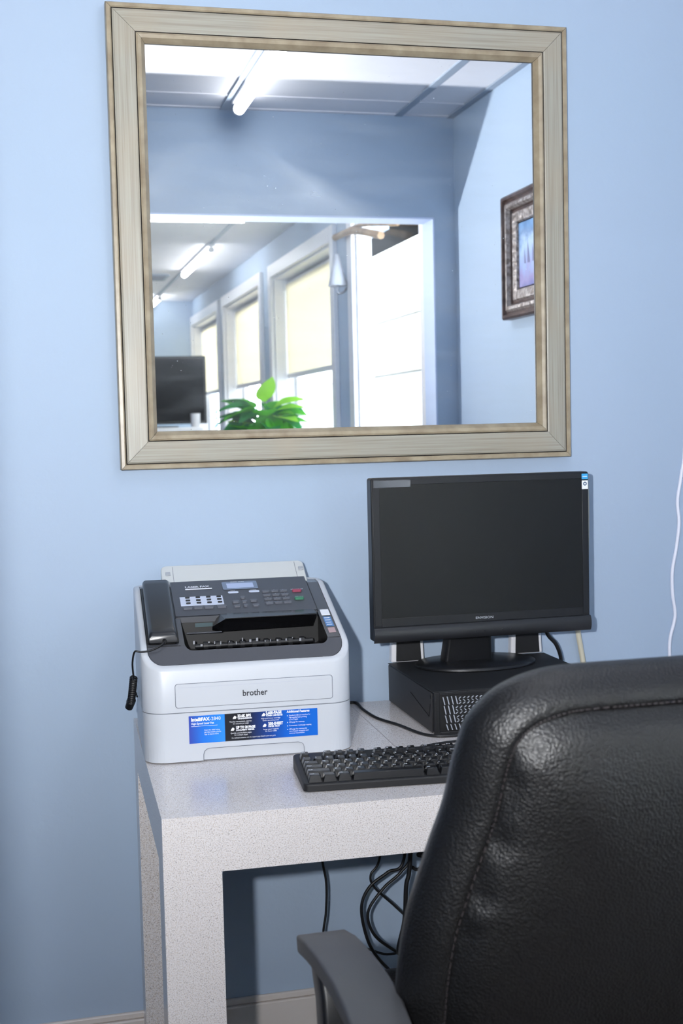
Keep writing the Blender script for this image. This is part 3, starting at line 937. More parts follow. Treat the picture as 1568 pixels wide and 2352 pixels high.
for (x, y, w_, h_) in ((.197, .2065, .0080, .0075), (.1795, .1915, .0125, .0060), (.1975, .1905, .0090, .0060), (.2130, .1930, .0130, .0060), (.1800, .1745, .0125, .0055), (.1985, .1745, .0075, .0065), (.2155, .1745, .0120, .0055)):
    slab('button', x, x+w_, y, y+h_, .0010, .0042, KEYG, r=.0026, bevel=0)
n_ = 0
for j in range(4):
    for i in range(3):
        x = .2405+i*.0172+ (3-j)*0.0; y = .2310-j*.0160
        slab('button', x, x+.0145, y-.002, y+.0032, .0010, .0038, KEYG, r=.0022, bevel=0)
        s = '123456789*0#'[n_]; n_ += 1
        ptext(s, x+.0058, y+.0036, .0062, bold=.0002)
slab('stop_button', .2985, .3165, .2260, .2320, .0010, .0042, mat('button_red', rgb(150, 60, 84), .35), r=.0028, bevel=0)['label'] = 'dull red stop button'
slab('start_button', .2980, .3155, .1935, .2000, .0010, .0042, mat('button_green', rgb(52, 120, 88), .35), r=.0028, bevel=0)['label'] = 'green start button'
ptext('STOP/EXIT', .2965, .2340, .0052); ptext('START', .3000, .2020, .0055)
# stickers on the right strip
st1 = slab('sticker', .3375, .3535, .1300, .1525, -.0010, -.0005, INKW, bevel=0); st1['label'] = 'blank white sticker'
st2 = slab('sticker', .3380, .3525, .0880, .1240, -.0010, -.0005, mat('sticker_blue', rgb(70, 120, 176), .4), bevel=0); st2['label'] = 'blue and white sticker'
for k in range(4): slab('sticker_line', .3400, .3500, .0925+k*.0085, .0945+k*.0085, -.0005, -.0003, INKW, st2, bevel=0)
st3 = slab('sticker', .3385, .3515, .0640, .0820, -.0010, -.0005, mat('sticker_pale', rgb(176, 150, 152), .4), bevel=0)

# rear paper support
bm = bmesh.new()
p = rrect(.056, .340, 0, .085, (.004, .004, .012, .012), 6)
loops(bm, [[(x, 0, v) for x, v in p], [(x, .02, v) for x, v in p]], True, True)
rt = obj('rear_tray', bm, WHITE2, fx, bevel=.002, loc=(0, .300, .262), rot=(radians(-58), 0, 0))
rt.location = (0, .278, .2615)
for x in (.0785, .3215): obj('tray_groove', bx(x, x+.0007, -.0006, .0, .01, .08), GREYL, rt)
CLIPM = mat('clip_grey', rgb(168, 172, 178), .4)
for x in (.064, .3275): obj('tray_clip', bx(x, x+.0095, -.003, .0, .052, .062), CLIPM, rt, bevel=.0008)
obj('rear_cover', bx(.10, .31, D-.002, D+.012, .03, .24), WHITEP, fx, bevel=.003)

# handset and cradle
obj('cradle', plate(rrect(.0125, .0685, .052, .286, .008, 5), [], lambda x, y: PZ(y, -.0005) if y < .27 else PZ(.27, -.0005), cuts=(.27,), thick=.0022), BLACKG, fx)
bm = bmesh.new()
secs = []
HS = [(.055, .011, .0), (.057, .0155, .001), (.062, .0175, .002), (.075, .018, .003), (.12, .019, .004), (.18, .020, .004), (.24, .021, .004), (.258, .0205, .004), (.267, .016, .003), (.272, .008, .002)]
Lr = []
for (y, h, dx) in HS:
    x0, x1 = .0165-dx*.15, .0655
    zb = PZ(min(y, .285), .0015)
    q = rrect(x0, x1, 0, h, (.003, .003, min(.007, h*.45), min(.007, h*.45)), 5)
    Lr.append([(x, y, zb+z_) for x, z_ in q])
loops(bm, Lr, True, True)
obj('handset', bm, mat('handset_black', rgb(30, 32, 36), .27, spec=.6), fx, smooth=True)
bm = bmesh.new(); cyl(bm, (.043, .058, .2065), (.043, .046, .205), .0042, .0030, n=10)
obj('handset_plug', bm, CABLE, fx, smooth=True)
pts = [(.043, .048, .2055), (.034, .038, .200), (.016, .034, .1935), (.000, .032, .1925), (-.010, .034, .193), (-.014, .046, .172), (-.013, .058, .150), (-.012, .066, .140)]
tubeobj('handset_cord', pts, .0017, CABLE, fx)
bm = bmesh.new(); hp = []
p0, p1 = Vector((-.012, .072, .141)), Vector((-.017, .100, .092))
ax_ = (p1-p0).normalized(); a_ = ax_.orthogonal().normalized(); b_ = ax_.cross(a_)
turns = 13
for i in range(turns*10+1):
    t = i/(turns*10); ang = 2*pi*turns*t
    hp.append(p0 + (p1-p0)*t + .0058*(cos(ang)*a_+sin(ang)*b_))
tube(bm, hp, .0016, n=6, smoothp=False)
tube(bm, [hp[-1], p1+Vector((-.004, .012, -.010)), p1+Vector((-.006, .03, -.004)), Vector((-.010, .16, .10)), Vector((-.003, .20, .08))], .0018, n=6, k=5)
cyl(bm, p1+Vector((0.001, -.001, .004)), p1+Vector((-.004, .010, -.012)), .0078, .0072, n=12)
obj('coiled_cord', bm, CABLE, fx, smooth=True)

# promotional label on the front
def label_mat():
    m = bpy.data.materials.new('label_print'); m.use_nodes = True
    nt = m.node_tree; b = nt.nodes['Principled BSDF']
    tc = nt.nodes.new('ShaderNodeTexCoord'); sp = nt.nodes.new('ShaderNodeSeparateXYZ')
    nt.links.new(tc.outputs['Generated'], sp.inputs[0])
    cr = nt.nodes.new('ShaderNodeValToRGB'); e = cr.color_ramp.elements
    e[0].position = 0; e[0].color = rgb(50, 70, 170)
    e[1].position = 1; e[1].color = rgb(22, 104, 206)
    for p, c in ((.10, rgb(22, 112, 214)), (.273, rgb(40, 140, 236)), (.276, rgb(20, 22, 30)), (.45, rgb(20, 24, 34)), (.62, rgb(18, 62, 140)), (.76, rgb(20, 98, 200))):
        q = e.new(p); q.color = c
    nt.links.new(sp.outputs['X'], cr.inputs['Fac']); nt.links.new(cr.outputs['Color'], b.inputs['Base Color'])
    b.inputs['Roughness'].default_value = .3
    return m
lb = obj('feature_label', bx(.0768, .3018, -.0010, 0, .0335, .0815), label_mat(), fx)
lb['label'] = 'blue and black feature label with white print'
def lt(s, x, z, size, sx=1.0, bold=0, nm='label_lettering', align='LEFT'):
    return text_obj(nm, s, size, INKW, lb, (x, -.0014, z), (pi/2, 0, 0), sx=sx, bold=bold, align=align)
lt('IntelliFAX', .0805, .0725, .0085, .92, .00035)
lt('-2840', .1125, .0725, .0085, .98)
lt('High-Speed Laser Fax', .0805, .0665, .0050, .9, .0001)
obj('label_rule', bx(.0805, .126, -.0013, -.0009, .0632, .0637), INKW, lb)
lt('Scan this label using\nget the mobile phone\napp to learn more', .1030, .0548, .0037, .9)
lt('33.6K BPS', .161, .0745, .0068, .82, .0004); lt('TRANSMISSION', .161, .0708, .0038, .95, .0002)
lt('Fast fax transmission, approx.\n2.5 seconds per page', .1665, .0660, .0036, .9, align='CENTER')
lt('UP TO 20 PAGE', .158, .0545, .0062, .78, .0004); lt('DOCUMENT FEEDER', .158, .0507, .0036, .95, .0002)
lt('Quickly send multiple pages\nfor multiple pages', .1665, .0460, .0036, .9, align='CENTER')
lt('2,600-PAGE', .2105, .0765, .0068, .82, .0004); lt('TONER CARTRIDGE', .2105, .0728, .0036, .9, .0002)
lt('High-yield toner cartridge\nlower operating costs', .2190, .0682, .0036, .9, align='CENTER')
lt('250-SHEET', .2145, .0572, .0068, .82, .0004); lt('PAPER TRAY', .2145, .0535, .0038, .95, .0002)
lt('Large paper capacity\nfor fewer refills', .2190, .0490, .0036, .9, align='CENTER')
lt('Additional Features', .2475, .0765, .0060, .85, .0002)
lt('Standard USB 2.0 interface for\nhigh-quality laser printing\nup to 21ppm', .2510, .0705, .0036, .86)
lt('400-page fax memory', .2510, .0585, .0036, .86)
lt('Convenient, multi-page copying', .2510, .0525, .0036, .86)
lt('400-page fax memory for\nout-of-paper reception and\nmemory transmission', .2510, .0462, .0036, .86)
lt('For technical assistance, visit the support pages listed in your user guide', .150, .0375, .0033, .80)
bm = bmesh.new()      # small pictograms
for (x, z) in ((.1525, .0720), (.1485, .0515), (.203, .0735), (.2045, .0545)):
    vs = [bm.verts.new((x+a, -.0014, z+b)) for a, b in ((0, 0), (.0055, 0), (.0068, .0032), (.0040, .0058), (.0012, .0032))]
    bm.faces.new(vs)
for z in (.0705, .0585, .0525, .0462): box(bm, .2478, .2490, -.0014, -.0011, z, z+.0016)
obj('label_pictograms', bm, INKW, lb)['kind'] = 'stuff'

# cord from the fax across the desk
tag(tubeobj('power_cord', [(.60, -.06, DZ+.003), (.656, -.026, DZ+.003), (.656, -.10, DZ+.003), (.662, -.18, DZ+.003), (.685, -.25, DZ+.003), (.700, -.315, DZ+.003), (.716, -.348, DZ+.003), (.742, -.362, DZ+.003), (.80, -.364, DZ+.003)], .0028, CABLE),
    'thin black cord running across the desk from the fax to the computer', 'cord')

# ============================================================ COMPUTER
PX0, PX1, PY0, PY1, PH = .727, 1.072, -.343, -.030, .080
cp = thing('desktop_computer', 'black slim desktop computer lying flat under the monitor with a vented front', 'computer', (PX0, PY0, DZ), radians(-.6))
PWd, PDp = PX1-PX0, PY1-PY0
obj('chassis', bx(.0, PWd, .004, PDp, .004, PH-.001), BLACKM, cp, bevel=.003)
obj('top_cover', bx(-.0008, PWd+.0008, .006, PDp+.001, PH-.0012, PH+.0004), mat('computer_top', rgb(24, 26, 29), .6), cp, bevel=.0006)
obj('side_panel', bx(-.0012, .0, .012, PDp-.004, .003, PH-.003), mat('side_panel_grey', rgb(44, 43, 44), .5), cp, bevel=.0005)
bm = bmesh.new()
tube(bm, [(-.0016, .150, .052), (-.0016, .030, .030), (-.0016, .022, .055)], .0006, n=4, smoothp=False)
obj('side_crease', bm, DARKIN, cp)
bm = bmesh.new(); cyl(bm, (-.001, .022, .068), (-.0024, .022, .068), .0035, n=12); obj('side_screw', bm, BLACKP, cp, smooth=True)
bm = bmesh.new()
for k in range(16): box(bm, .004, .0062, -.0008, .0005, .006+k*.0045, .0085+k*.0045)
for k in range(24): box(bm, .012+k*.0135, .021+k*.0135, -.0008, .0005, PH-.0040, PH-.0022)
obj('edge_perforations', bm, DARKIN, cp); cp.children[-1]['kind'] = 'stuff'
obj('front_bezel', boxes((0, .010, -.0005, .006, 0, PH), (PWd-.010, PWd, -.0005, .006, 0, PH), (.010, PWd-.010, -.0005, .006, 0, .006), (.010, PWd-.010, -.0005, .006, PH-.006, PH)), BLACKM, cp, bevel=.001)
obj('vent_back', bx(.010, PWd-.010, .0035, .0045, .006, PH-.006), DARKIN, cp)
VB = mat('vent_metal', rgb(176, 180, 190), .35, metal=.3)
bm = bmesh.new()
rows_ = ((.056, .071, 0), (.038, .054, .002), (.022, .036, .004), (.008, .019, .006))
for ri, (z0, z1, sh_) in enumerate(rows_):
    for k in range(38):
        x = .016 + sh_ + k*.0082
        if x > PWd-.02: break
        cxv = (x-.085)/.05; cz_ = ((z0+z1)/2-.040)/.035
        inside = cxv*cxv+cz_*cz_ < 1
        if inside:
            n = 3
            for q in range(n):
                a0 = z0+(z1-z0)*q/n; a1 = a0+(z1-z0)/n*.62; ox = .0016*(1 if q % 2 else -1)
                vs = [bm.verts.new(p) for p in ((x+ox, .0005, a0), (x+ox+.0022, .0005, a0), (x-ox+.0022, .0005, a1), (x-ox, .0005, a1))]
                bm.faces.new(vs)
        else:
            tilt = .0035
            vs = [bm.verts.new(p) for p in ((x+tilt, .0005, z0), (x+tilt+.0019, .0005, z0), (x+.0019, .0005, z1), (x, .0005, z1))]
            bm.faces.new(vs)
r = bmesh.ops.extrude_face_region(bm, geom=bm.faces[:])
for v in r['geom']:
    if isinstance(v, bmesh.types.BMVert): v.co.y += .002
vg = obj('vent_bars', bm, VB, cp); vg['kind'] = 'stuff'

# ============================================================ MONITOR
YM = -.18
mo = thing('computer_monitor', 'black widescreen monitor with a dark screen on an oval stand', 'monitor', (.887, YM, DZ+PH), radians(-.3))
MZ = -(DZ+PH)     # local z offset for absolute heights
def mz(z): return z+MZ
mw = .2275
hd = bpy.data.objects.new('display_head', None)
bz = obj('bezel', vplate(-mw, mw, mz(.893), mz(1.213), .005, 0, .030, 4), BLACKP, mo, bevel=.002)
obj('bezel_face', boxes((-mw+.003, -.2105, -.0015, 0, mz(.925), mz(1.211)), (.2125, mw-.003, -.0015, 0, mz(.925), mz(1.211)), (-.2105, .2125, -.0015, 0, mz(1.199), mz(1.211)), (-.2105, .2125, -.0015, 0, mz(.922), mz(.9385))), BLACKP, bz, bevel=.0006)
def screen_mat():
    m = mat('lcd_screen', rgb(21, 22, 22), .34, spec=.35)
    return m
obj('screen', bx(-.2105, .2125, -.0004, .0005, mz(.9385), mz(1.199)), screen_mat(), mo)
bm = bmesh.new()
prf = []
for a in range(0, 181, 15):
    prf.append((-.0075*sin(radians(a))-.001, .0155*cos(radians(a))))
zc_ = mz(.9065)
A = [bm.verts.new((-mw, y, zc_+z_)) for y, z_ in prf]; B = [bm.verts.new((mw, y, zc_+z_)) for y, z_ in prf]
for i in range(len(A)-1): bm.faces.new((A[i], B[i], B[i+1], A[i+1]))
bm.faces.new(A[::-1]); bm.faces.new(B)
ch = obj('chin', bm, mat('chin_black', rgb(34, 35, 38), .33), mo, smooth=True)
for k in range(5):
    bm = bmesh.new(); cyl(bm, (-.020+k*.0185, -.0075, mz(.9040)), (-.020+k*.0185, -.0092, mz(.9040)), .0022, n=10)
    obj('button', bm, BLACKP, mo, smooth=True)
text_obj('brand_lettering', 'ENVISION', .0068, mat('logo_silver', rgb(190, 192, 198), .3, metal=.5), mo, (.0005, -.0020, mz(.9275)), (pi/2, 0, 0), align='CENTER', sx=1.25, bold=.0001)
s1 = obj('sticker', bx(.2118, .2250, -.0022, -.0015, mz(1.1975), mz(1.2085)), mat('sticker_cyan', rgb(60, 160, 214), .4), mo); s1['label'] = 'small cyan energy sticker'
obj('sticker_wave', bx(.2135, .2232, -.0025, -.0021, mz(1.2025), mz(1.2035)), INKW, s1)
s2 = obj('sticker', bx(.2122, .2252, -.0022, -.0015, mz(1.1775), mz(1.1950)), INKW, mo); s2['label'] = 'small white sticker with a dark round emblem'
bm = bmesh.new(); cyl(bm, (.2187, -.0024, mz(1.1885)), (.2187, -.0021, mz(1.1885)), .0040, n=16); obj('emblem', bm, mat('emblem_blue', rgb(60, 84, 110), .4), s2)
bm = bmesh.new(); cyl(bm, (.2187, -.0026, mz(1.1885)), (.2187, -.0023, mz(1.1885)), .0018, n=12); obj('emblem_centre', bm, INKW, s2)
obj('clear_tape', bx(-.222, -.148, -.0022, -.0017, mz(1.1945), mz(1.2085)), mat('tape_film', rgb(58, 60, 66), .12, spec=.9), mo)
# back shell, neck, base
bm = bmesh.new()
q0 = rrect(-mw+.004, mw-.004, mz(.897), mz(1.209), .01, 5); q1 = rrect(-mw+.05, mw-.05, mz(.94), mz(1.17), .02, 5)
loops(bm, [[(x, .030, z) for x, z in q0], [(x, .042, z) for x, z in q0], [(x, .062, z) for x, z in q1]], False, True)
obj('back_shell', bm, BLACKM, mo, smooth=True)
NX = -.010
bm = bmesh.new()
loops(bm, [[(x+NX, y+.085, .008) for x, y in rrect(-.052, .052, -.018, .018, .008, 5)], [(x+NX, y+.075, .055) for x, y in rrect(-.048, .048, -.018, .018, .008, 5)],
           [(x+NX, y+.052, mz(.99)) for x, y in rrect(-.045, .045, -.016, .016, .008, 5)]], True, True)
obj('neck', bm, BLACKP, mo, bevel=.002)
bm = bmesh.new(); n = 64
def ell(ax1, ay1, z, cyo=.078): return [(NX+.018+ax1*cos(2*pi*i/n), cyo+ay1*sin(2*pi*i/n), z) for i in range(n)]
loops(bm, [ell(.122, .084, .0), ell(.127, .088, .002), ell(.127, .088, .0055), ell(.123, .085, .0085), ell(.06, .05, .0115)], True, True)
obj('stand_base', bm, BLACKP, mo, smooth=True)

# black-fronted white boxes standing behind the monitor
for (x0, lab) in ((.738, 'small white box with a black front behind the left end of the monitor'), (1.003, 'small white box with a black front behind the right end of the monitor')):
    t = thing('small_speaker', lab, 'speaker', (x0, -.028, DZ+PH), 0, 'small boxes behind the monitor')
    bm = bmesh.new(); frustum(bm, 0, .072, 0, .020, 0, .105, .004, .002)
    obj('body', bm, TRIMW, t, bevel=.003)
    bm = bmesh.new()
    vs = [bm.verts.new(p) for p in ((.010, -.0018, .002), (.065, -.0018, .002), (.061, .0002, .088), (.013, .0002, .088))]
    f = bm.faces.new(vs); r = bmesh.ops.extrude_face_region(bm, geom=[f])
    for v in r['geom']:
        if isinstance(v, bmesh.types.BMVert): v.co.y += .004
    obj('front_grille', bm, BLACKM, t, bevel=.001)
tag(tubeobj('monitor_cable', [(1.03, -.12, .93), (1.062, -.085, .872), (1.088, -.07, .845), (1.104, -.058, .812), (1.108, -.040, .78), (1.10, -.012, .765)], .0042, CABLE), 'thick black cable curving down from behind the monitor', 'cable')
tag(tubeobj('beige_cable', [(1.186, -.012, 1.196), (1.188, -.012, 1.12), (1.184, -.012, 1.0), (1.166, -.012, .90), (1.165, -.012, .86), (1.171, -.012, .822), (1.178, -.012, .772), (1.18, -.008, .70), (1.18, -.008, .45), (1.18, -.0075, .30)], .0062, CABLEB), 'beige cable running down the wall behind the monitor', 'cable')
tag(tubeobj('white_cable', [(1.45, -.0045, 2.40), (1.447, -.0045, 2.0), (1.440, -.0045, 1.55), (1.428, -.0045, 1.26), (1.419, -.0045, 1.19), (1.4095, -.0045, 1.133), (1.413, -.0045, 1.085), (1.406, -.0045, 1.03), (1.396, -.0045, .979), (1.396, -.0045, .93), (1.402, -.0045, .886), (1.399, -.0045, .862), (1.389, -.0045, .824), (1.388, -.0045, .765), (1.39, -.0045, .60), (1.392, -.0045, .30), (1.392, -.0045, .16)], .0040, CABLEW, n=8), 'white cable hanging down the blue wall at the right edge', 'cable')

# cables under the desk
def cab(pts, r, lab): tag(tubeobj('cable', pts, r, CABLE), lab, 'cable', 'black cables under the desk')
cab([(.560, -.08, .648), (.566, -.08, .46), (.575, -.08, .39), (.573, -.08, .33), (.566, -.08, .28), (.575, -.06, .20), (.60, -.05, .06), (.68, -.045, .012)], .0026, 'single thin black cable hanging under the desk left of the others')
cab([(.70, -.09, .60), (.69, -.08, .435), (.669, -.08, .396), (.677, -.08, .368), (.718, -.08, .326), (.745, -.08, .295), (.756, -.08, .262), (.745, -.08, .232), (.70, -.08, .225), (.63, -.08, .243), (.585, -.075, .16), (.60, -.07, .05), (.70, -.07, .012)], .0026, 'thin black cable crossing behind the loops under the desk and swinging right')
cab([(.75, -.09, .60), (.735, -.10, .43), (.700, -.10, .405), (.662, -.10, .38), (.643, -.10, .342), (.649, -.10, .287), (.668, -.10, .239), (.709, -.10, .190), (.76, -.10, .15), (.83, -.08, .06), (.92, -.06, .012)], .0034, 'outermost black cable looping widest to the left under the desk')
cab([(.76, -.11, .60), (.745, -.12, .45), (.722, -.12, .41), (.684, -.12, .38), (.651, -.12, .335), (.662, -.12, .288), (.700, -.12, .252), (.745, -.12, .222), (.79, -.12, .19), (.88, -.12, .07), (.98, -.10, .012)], .0032, 'inner black cable looping left inside the widest loop under the desk')
cab([(.745, -.145, .60), (.733, -.145, .43), (.725, -.145, .39), (.720, -.145, .32), (.706, -.145, .262), (.714, -.145, .247), (.742, -.145, .222), (.78, -.145, .18), (.84, -.16, .07), (.93, -.17, .012)], .0048, 'thickest black cable hanging straight down under the desk')
cab([(.77, -.09, .60), (.752, -.09, .425), (.757, -.09, .405), (.768, -.09, .400), (.779, -.09, .410), (.778, -.09, .425), (.768, -.09, .432), (.79, -.09, .45), (.81, -.09, .60)], .0036, 'short curled black cable high up under the desk beside the chair')

# ============================================================ KEYBOARD
KR = radians(-5.3)
kb = thing('keyboard', 'black full-size keyboard lying on the desk in front of the computer', 'keyboard', (.4165, -.6270, DZ), KR)
KW, KD = .440, .153
bm = bmesh.new()
def kt(y): return .013 + y/KD*.011
pk = rrect(0, KW, 0, KD, .010, 6)
loops(bm, [[(x, y, 0.001) for x, y in pk], [(x, y, kt(y)-.002) for x, y in pk], [(x, y, kt(y)) for x, y in inset(pk, .0015)]], True, True)
obj('case', bm, BLACKM, kb, bevel=.0008)
KEYM = mat('keycap_black', rgb(24, 25, 28), .24, spec=.65)
U = .0190; KX0, KY0 = .0075, .0060
leg_bm = bmesh.new(); kmesh = {}
tilt = math.atan(.011/KD)
def key(col, row, wu=1.0, s='', hu=1.0, ygap=0):
    x = KX0 + col*U; y = KY0 + row*U + ygap
    k_ = (wu, hu)
    if k_ not in kmesh:
        bm = bmesh.new(); frustum(bm, .0006, wu*U-.0006, .0006, hu*U-.0006, 0, .0112, .0034, .0030, .0012)
        o = obj('key', bm, KEYM, kb, bevel=.0007, seg=1); kmesh[k_] = o
    else:
        o = kmesh[k_].copy(); COL.objects.link(o); o.parent = kb
    rt_ = {0: 0, 1: .02, 2: .03, 3: .05, 4: .07, 5: .10}.get(row, .0)
    o.location = (x, y, kt(y)-.0005); o.rotation_euler = (tilt+rt_, 0, 0)
    if s:
        m_ = Matrix.Translation((x+.0042, y+hu*U-.0105, kt(y)+.0118+rt_*.009)) @ Matrix.Rotation(tilt+rt_, 4, 'X')
        text_bm(leg_bm, s, .0062 if len(s) == 1 else .0042, (0, 0, 0), m_, 1.0, .00018)
def krow(row, start, keys, ygap=0):
    c = start
    for kk in keys:
        if isinstance(kk, tuple): key(c, row, kk[1], kk[0], ygap=ygap); c += kk[1]
        elif kk is None: c += .5
        else: key(c, row, 1.0, kk, ygap=ygap); c += 1
krow(0, 0, [('Ctrl', 1.25), ('', 1.25), ('Alt', 1.25), ('', 6.25), ('Alt', 1.25), ('', 1.25), ('', 1.25), ('Ctrl', 1.25)])
krow(1, 0, [('Shift', 2.25)] + list('ZXCVBNM,./') + [('Shift', 2.75)])
krow(2, 0, [('Caps', 1.75)] + list('ASDFGHJKL;') + ["'", ('Enter', 2.25)])
krow(3, 0, [('Tab', 1.5)] + list('QWERTYUIOP[]') + [('\\', 1.5)])
krow(4, 0, list('`1234567890-=') + [('Bksp', 2)])
g5 = .008
krow(5, 0, ['Esc'], g5)
krow(5, 2, ['F1', 'F2', 'F3', 'F4', None, 'F5', 'F6', 'F7', 'F8', None, 'F9', 'F10', 'F11', 'F12'], g5)
krow(5, 15.25, ['Prt', 'Scr', 'Brk'], g5)
krow(4, 15.25, ['Ins', 'Hm', 'PgU']); krow(3, 15.25, ['Del', 'End', 'PgD'])
krow(1, 16.25, ['']); krow(0, 15.25, ['', '', ''])
krow(4, 18.5, ['N', '/', '*', '-']); krow(3, 18.5, ['7', '8', '9']); krow(2, 18.5, ['4', '5', '6']); krow(1, 18.5, ['1', '2', '3']); krow(0, 18.5, [('0', 2), '.'])
key(21.5, 2, 1.0, '+', 2.0); key(21.5, 0, 1.0, '', 2.0)
lg = obj('key_lettering', leg_bm, mat('key_print', rgb(200, 204, 210), .4), kb); lg['kind'] = 'stuff'
for x in (.03, KW-.05):
    for y in (.01, KD-.025): obj('foot', bx(x, x+.02, y, y+.01, 0, .001), BLACKM, kb)
tag(tubeobj('keyboard_cable', [(.66, -.478, DZ+.020), (.668, -.44, DZ+.006), (.70, -.415, DZ+.0035), (.78, -.405, DZ+.0035), (1.04, -.405, DZ+.0035), (1.12, -.30, DZ+.0035), (1.135, -.08, DZ+.0035)], .0022, CABLE), 'thin black keyboard cable behind the keyboard', 'cable')

# ============================================================ OFFICE CHAIR
XC = .66
chair = thing('office_chair', 'black leather office chair with padded arms pulled up to the desk, back to the viewer', 'chair', (XC, -1.0, 0))
def SY(z): return (-1.268 + .20*(.6-z)) + 1.0       # rear plane of the backrest, local y
half = [(0, 1.069), (.055, 1.069), (.10, 1.0685), (.125, 1.066), (.153, 1.059), (.178, 1.047), (.197, 1.030), (.211, 1.010), (.2185, .985), (.224, .960), (.231, .917), (.244, .873), (.256, .83), (.267, .786), (.273, .739), (.276, .68), (.274, .62), (.262, .56), (.235, .52), (.18, .50), (.10, .49), (0, .488)]
half = [(u, z-.0115*max(0, z-.7)/.37) for u, z in half]
full = [(u, z) for u, z in half] + [(-u, z) for u, z in half[-2:0:-1]]
def cr2(pts, k=4):
    n = len(pts); out = []
    for i in range(n):
        p = [Vector(pts[(i+j-1) % n]) for j in range(4)]
        for s in range(k):
            t = s/k
            out.append(tuple(0.5*((2*p[1])+(-p[0]+p[2])*t+(2*p[0]-5*p[1]+4*p[2]-p[3])*t*t+(-p[0]+3*p[1]-3*p[2]+p[3])*t**3)))
    return out
ol = cr2(full, 4)
ol = ol[::-1] if False else ol
def inset2(pts, d):
    # inward offset for the clockwise chair outline
    n = len(pts); out = []
    for i, p in enumerate(pts):
        a, b = pts[i-2], pts[(i+2) % n]
        tx, ty = b[0]-a[0], b[1]-a[1]; l = sqrt(tx*tx+ty*ty) or 1
        out.append((p[0]+ty/l*d, p[1]-tx/l*d))
    return out
# seam outline: inset 45 mm
seam = inset2(ol, .044)
def ring_at(pts2, off):      # off: towards viewer (rear)
    return [(u, SY(z)-off, z) for u, z in pts2]
def shrink(pts, s, c=(0, .79)): return [(c[0]+(u-c[0])*s, c[1]+(z-c[1])*s) for u, z in pts]
cz0 = .79
rl_ = random.Random(11)
def pucker(pts2, off, amp):
    out = []
    for i, (u, z) in enumerate(pts2):
        side = min(1, max(0, (abs(u)-.15)/.05))
        q = amp*side*(sin(z*105+u*30)+.5*sin(z*190+1.3))*min(1, max(.15, (z-.72)/.12))
        out.append((u, SY(z)-off-q, z))
    return out
bm = bmesh.new()
R = [ring_at(inset2(ol, .030), -.075), ring_at(inset2(ol, .012), -.073), ring_at(inset2(ol, .003), -.063), ring_at(ol, -.047), ring_at(inset2(ol, .0015), -.036),
     ring_at(inset2(ol, .007), -.024), ring_at(inset2(ol, .015), -.013), ring_at(inset2(ol, .025), -.004), ring_at(inset2(ol, .034), .0015), ring_at(inset2(ol, .040), .002), ring_at(inset2(ol, .0435), -.0005)]
loops(bm, R, close_first=False)
bmf = obj('back_bolster', bm, LEATHER, chair, smooth=True)
bm = bmesh.new()
sm = inset2(ol, .0435)
R = [ring_at(sm, -.0005), pucker(shrink(sm, .988), .0025, .0016), pucker(shrink(sm, .968), .0060, .0042), pucker(shrink(sm, .94), .0120, .0036), pucker(shrink(sm, .90), .0185, .0016), ring_at(shrink(sm, .86), .0230), ring_at(shrink(sm, .74), .0330), ring_at(shrink(sm, .58), .0410), ring_at(shrink(sm, .38), .0460), ring_at(shrink(sm, .18), .0480)]
loops(bm, R, close_last=True)
obj('back_panel', bm, LEATHER, chair, smooth=True)
bm = bmesh.new()
R = [ring_at(inset2(ol, .030), -.075), ring_at(shrink(sm, .9), -.088), ring_at(shrink(sm, .5), -.10)]
loops(bm, [r_[::-1] for r_ in R], close_last=True)
obj('front_cushion', bm, LEATHER, chair, smooth=True)
# stitches along the seam
bm = bmesh.new()
S3 = ring_at(inset2(ol, .0405), .0025)
P = [Vector(p) for p in S3]; acc = 0; dashes = []
for i in range(len(P)):
    a, b = P[i], P[(i+1) % len(P)]; l = (b-a).length; m_ = max(1, int(l/.006))
    for k in range(m_):
        p = a.lerp(b, k/m_); q = a.lerp(b, min(1, (k+.6)/m_))
        cyl(bm, p, q, .0007, n=5)
stt = obj('stitching', bm, mat('thread', rgb(54, 48, 50), .6), chair); stt['kind'] = 'stuff'
# seat
bm = bmesh.new()
def rr3(ins, z, n=8): return [(x, y, z) for x, y in rrect(-.245+ins, .245-ins, -.24+ins, .245-ins, (.05, .05, .09, .09), n)]
loops(bm, [rr3(.02, .43), rr3(0, .445), rr3(-.004, .475), rr3(.008, .502), rr3(.04, .515), rr3(.12, .520)], True, True)
obj('seat', bm, LEATHER, chair, smooth=True)
obj('seat_pan', bx(-.20, .20, -.20, .20, .405, .432), BLACKP, chair, bevel=.006)
obj('back_bracket', bx(-.04, .04, -.30, -.05, .395, .415), BLACKP, chair, bevel=.004)
bm = bmesh.new(); tube(bm, [(0, -.26, .405), (0, -.29, .45), (0, -.245, .56), (0, -.25, .62)], .02, n=8, k=4); obj('back_post', bm, BLACKP, chair, smooth=True)
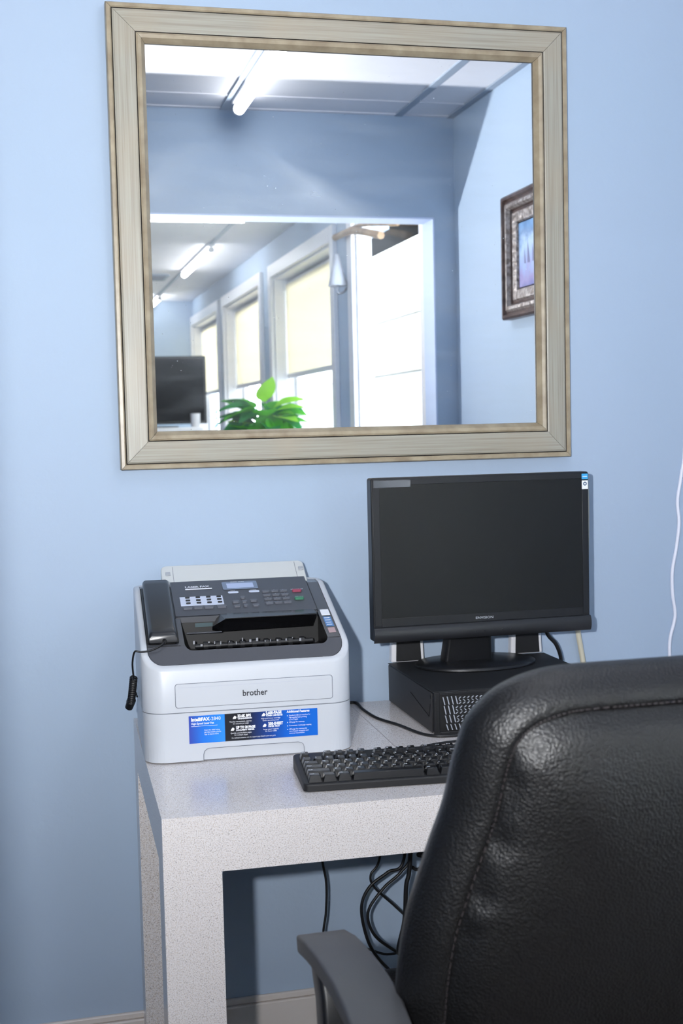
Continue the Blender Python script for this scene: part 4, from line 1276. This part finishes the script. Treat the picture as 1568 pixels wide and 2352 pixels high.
# arms
ARM = mat('armrest_rubber', rgb(64, 65, 68), .5, spec=.45, bump=(500, .3, 'noise', .0006))
for s in (-1, 1):
    xa = s*(XC-.350) if s < 0 else (XC-.350)
    xa = s*.306
    path = [(.024, .648, .60, .0), (.016, .657, .84, .0), (-.004, .666, .97, .0), (-.05, .6765, 1.0, .0), (-.10, .683, 1.0, .0), (-.15, .687, 1.0, .0), (-.20, .688, 1.0, .0), (-.25, .683, 1.0, .0), (-.30, .668, .97, .0), (-.35, .642, .9, .0), (-.385, .61, .8, 0)]
    bm = bmesh.new(); L = []
    for i, (y, z, wf, dx) in enumerate(path):
        y0_, z0_ = path[max(0, i-1)][:2]; y1_, z1_ = path[min(len(path)-1, i+1)][:2]
        ty, tz = y1_-y0_, z1_-z0_; l = sqrt(ty*ty+tz*tz); ny, nz = tz/l, -ty/l     # up normal
        if nz < 0: ny, nz = -ny, -nz
        q = rrect(-.034*wf, .034*wf, -.022*min(1, wf), .004, (.008*wf, .008*wf, .004, .004), 4)
        L.append([(xa+s*dx*1.0+u, y+ny*v, z+nz*v) for u, v in q])
    loops(bm, L, True, True)
    obj('arm_pad', bm, ARM, chair, smooth=True)
    bm = bmesh.new()
    q0 = [(-.055, .668), (-.085, .62), (-.095, .56), (-.09, .48), (-.05, .42), (.0, .405)]
    L = []
    for i, (y, z) in enumerate(q0):
        y0_, z0_ = q0[max(0, i-1)]; y1_, z1_ = q0[min(len(q0)-1, i+1)]
        ty, tz = y1_-y0_, z1_-z0_; l = sqrt(ty*ty+tz*tz); ny, nz = tz/l, -ty/l
        hx = .024; hv = .024
        xo = xa - s*(.0 if i < 4 else (.05 if i == 4 else .10))
        L.append([(xo+u, y+ny*v, z+nz*v) for u, v in rrect(-hx, hx, -hv, hv, .006, 3)])
    loops(bm, L, True, True)
    obj('arm_support', bm, BLACKP, chair, smooth=True)
    bm = bmesh.new()
    L = []
    q1 = [(-.375, .625), (-.365, .57), (-.32, .50), (-.24, .44), (-.18, .415)]
    for i, (y, z) in enumerate(q1):
        y0_, z0_ = q1[max(0, i-1)]; y1_, z1_ = q1[min(len(q1)-1, i+1)]
        ty, tz = y1_-y0_, z1_-z0_; l = sqrt(ty*ty+tz*tz); ny, nz = tz/l, -ty/l
        xo = xa - s*(.0, 0, 0, .05, .10)[i]
        L.append([(xo+u, y+ny*v, z+nz*v) for u, v in rrect(-.018, .018, -.014, .014, .005, 3)])
    loops(bm, L, True, True)
    obj('arm_rear_support', bm, BLACKP, chair, smooth=True)
# gas lift and five-star base
bm = bmesh.new(); cyl(bm, (0, 0, .10), (0, 0, .30), .028); cyl(bm, (0, 0, .28), (0, 0, .41), .016); obj('gas_lift', bm, BLACKP, chair, smooth=True)
for k in range(5):
    a = 2*pi*k/5+.3
    bm = bmesh.new()
    tube(bm, [(0, 0, .13), (.16*cos(a), .16*sin(a), .115), (.29*cos(a), .29*sin(a), .085)], lambda t: .026-.010*t, n=8, k=4)
    lg_ = obj('base_leg', bm, BLACKP, chair, smooth=True)
    bm = bmesh.new()
    c = Vector((.29*cos(a), .29*sin(a), .028)); t_ = Vector((-sin(a), cos(a), 0))
    cyl(bm, c-t_*.026, c-t_*.006, .028); cyl(bm, c+t_*.006, c+t_*.026, .028); cyl(bm, c+Vector((0, 0, 0)), c+Vector((0, 0, .06)), .008)
    obj('castor', bm, BLACKM, lg_, smooth=True)
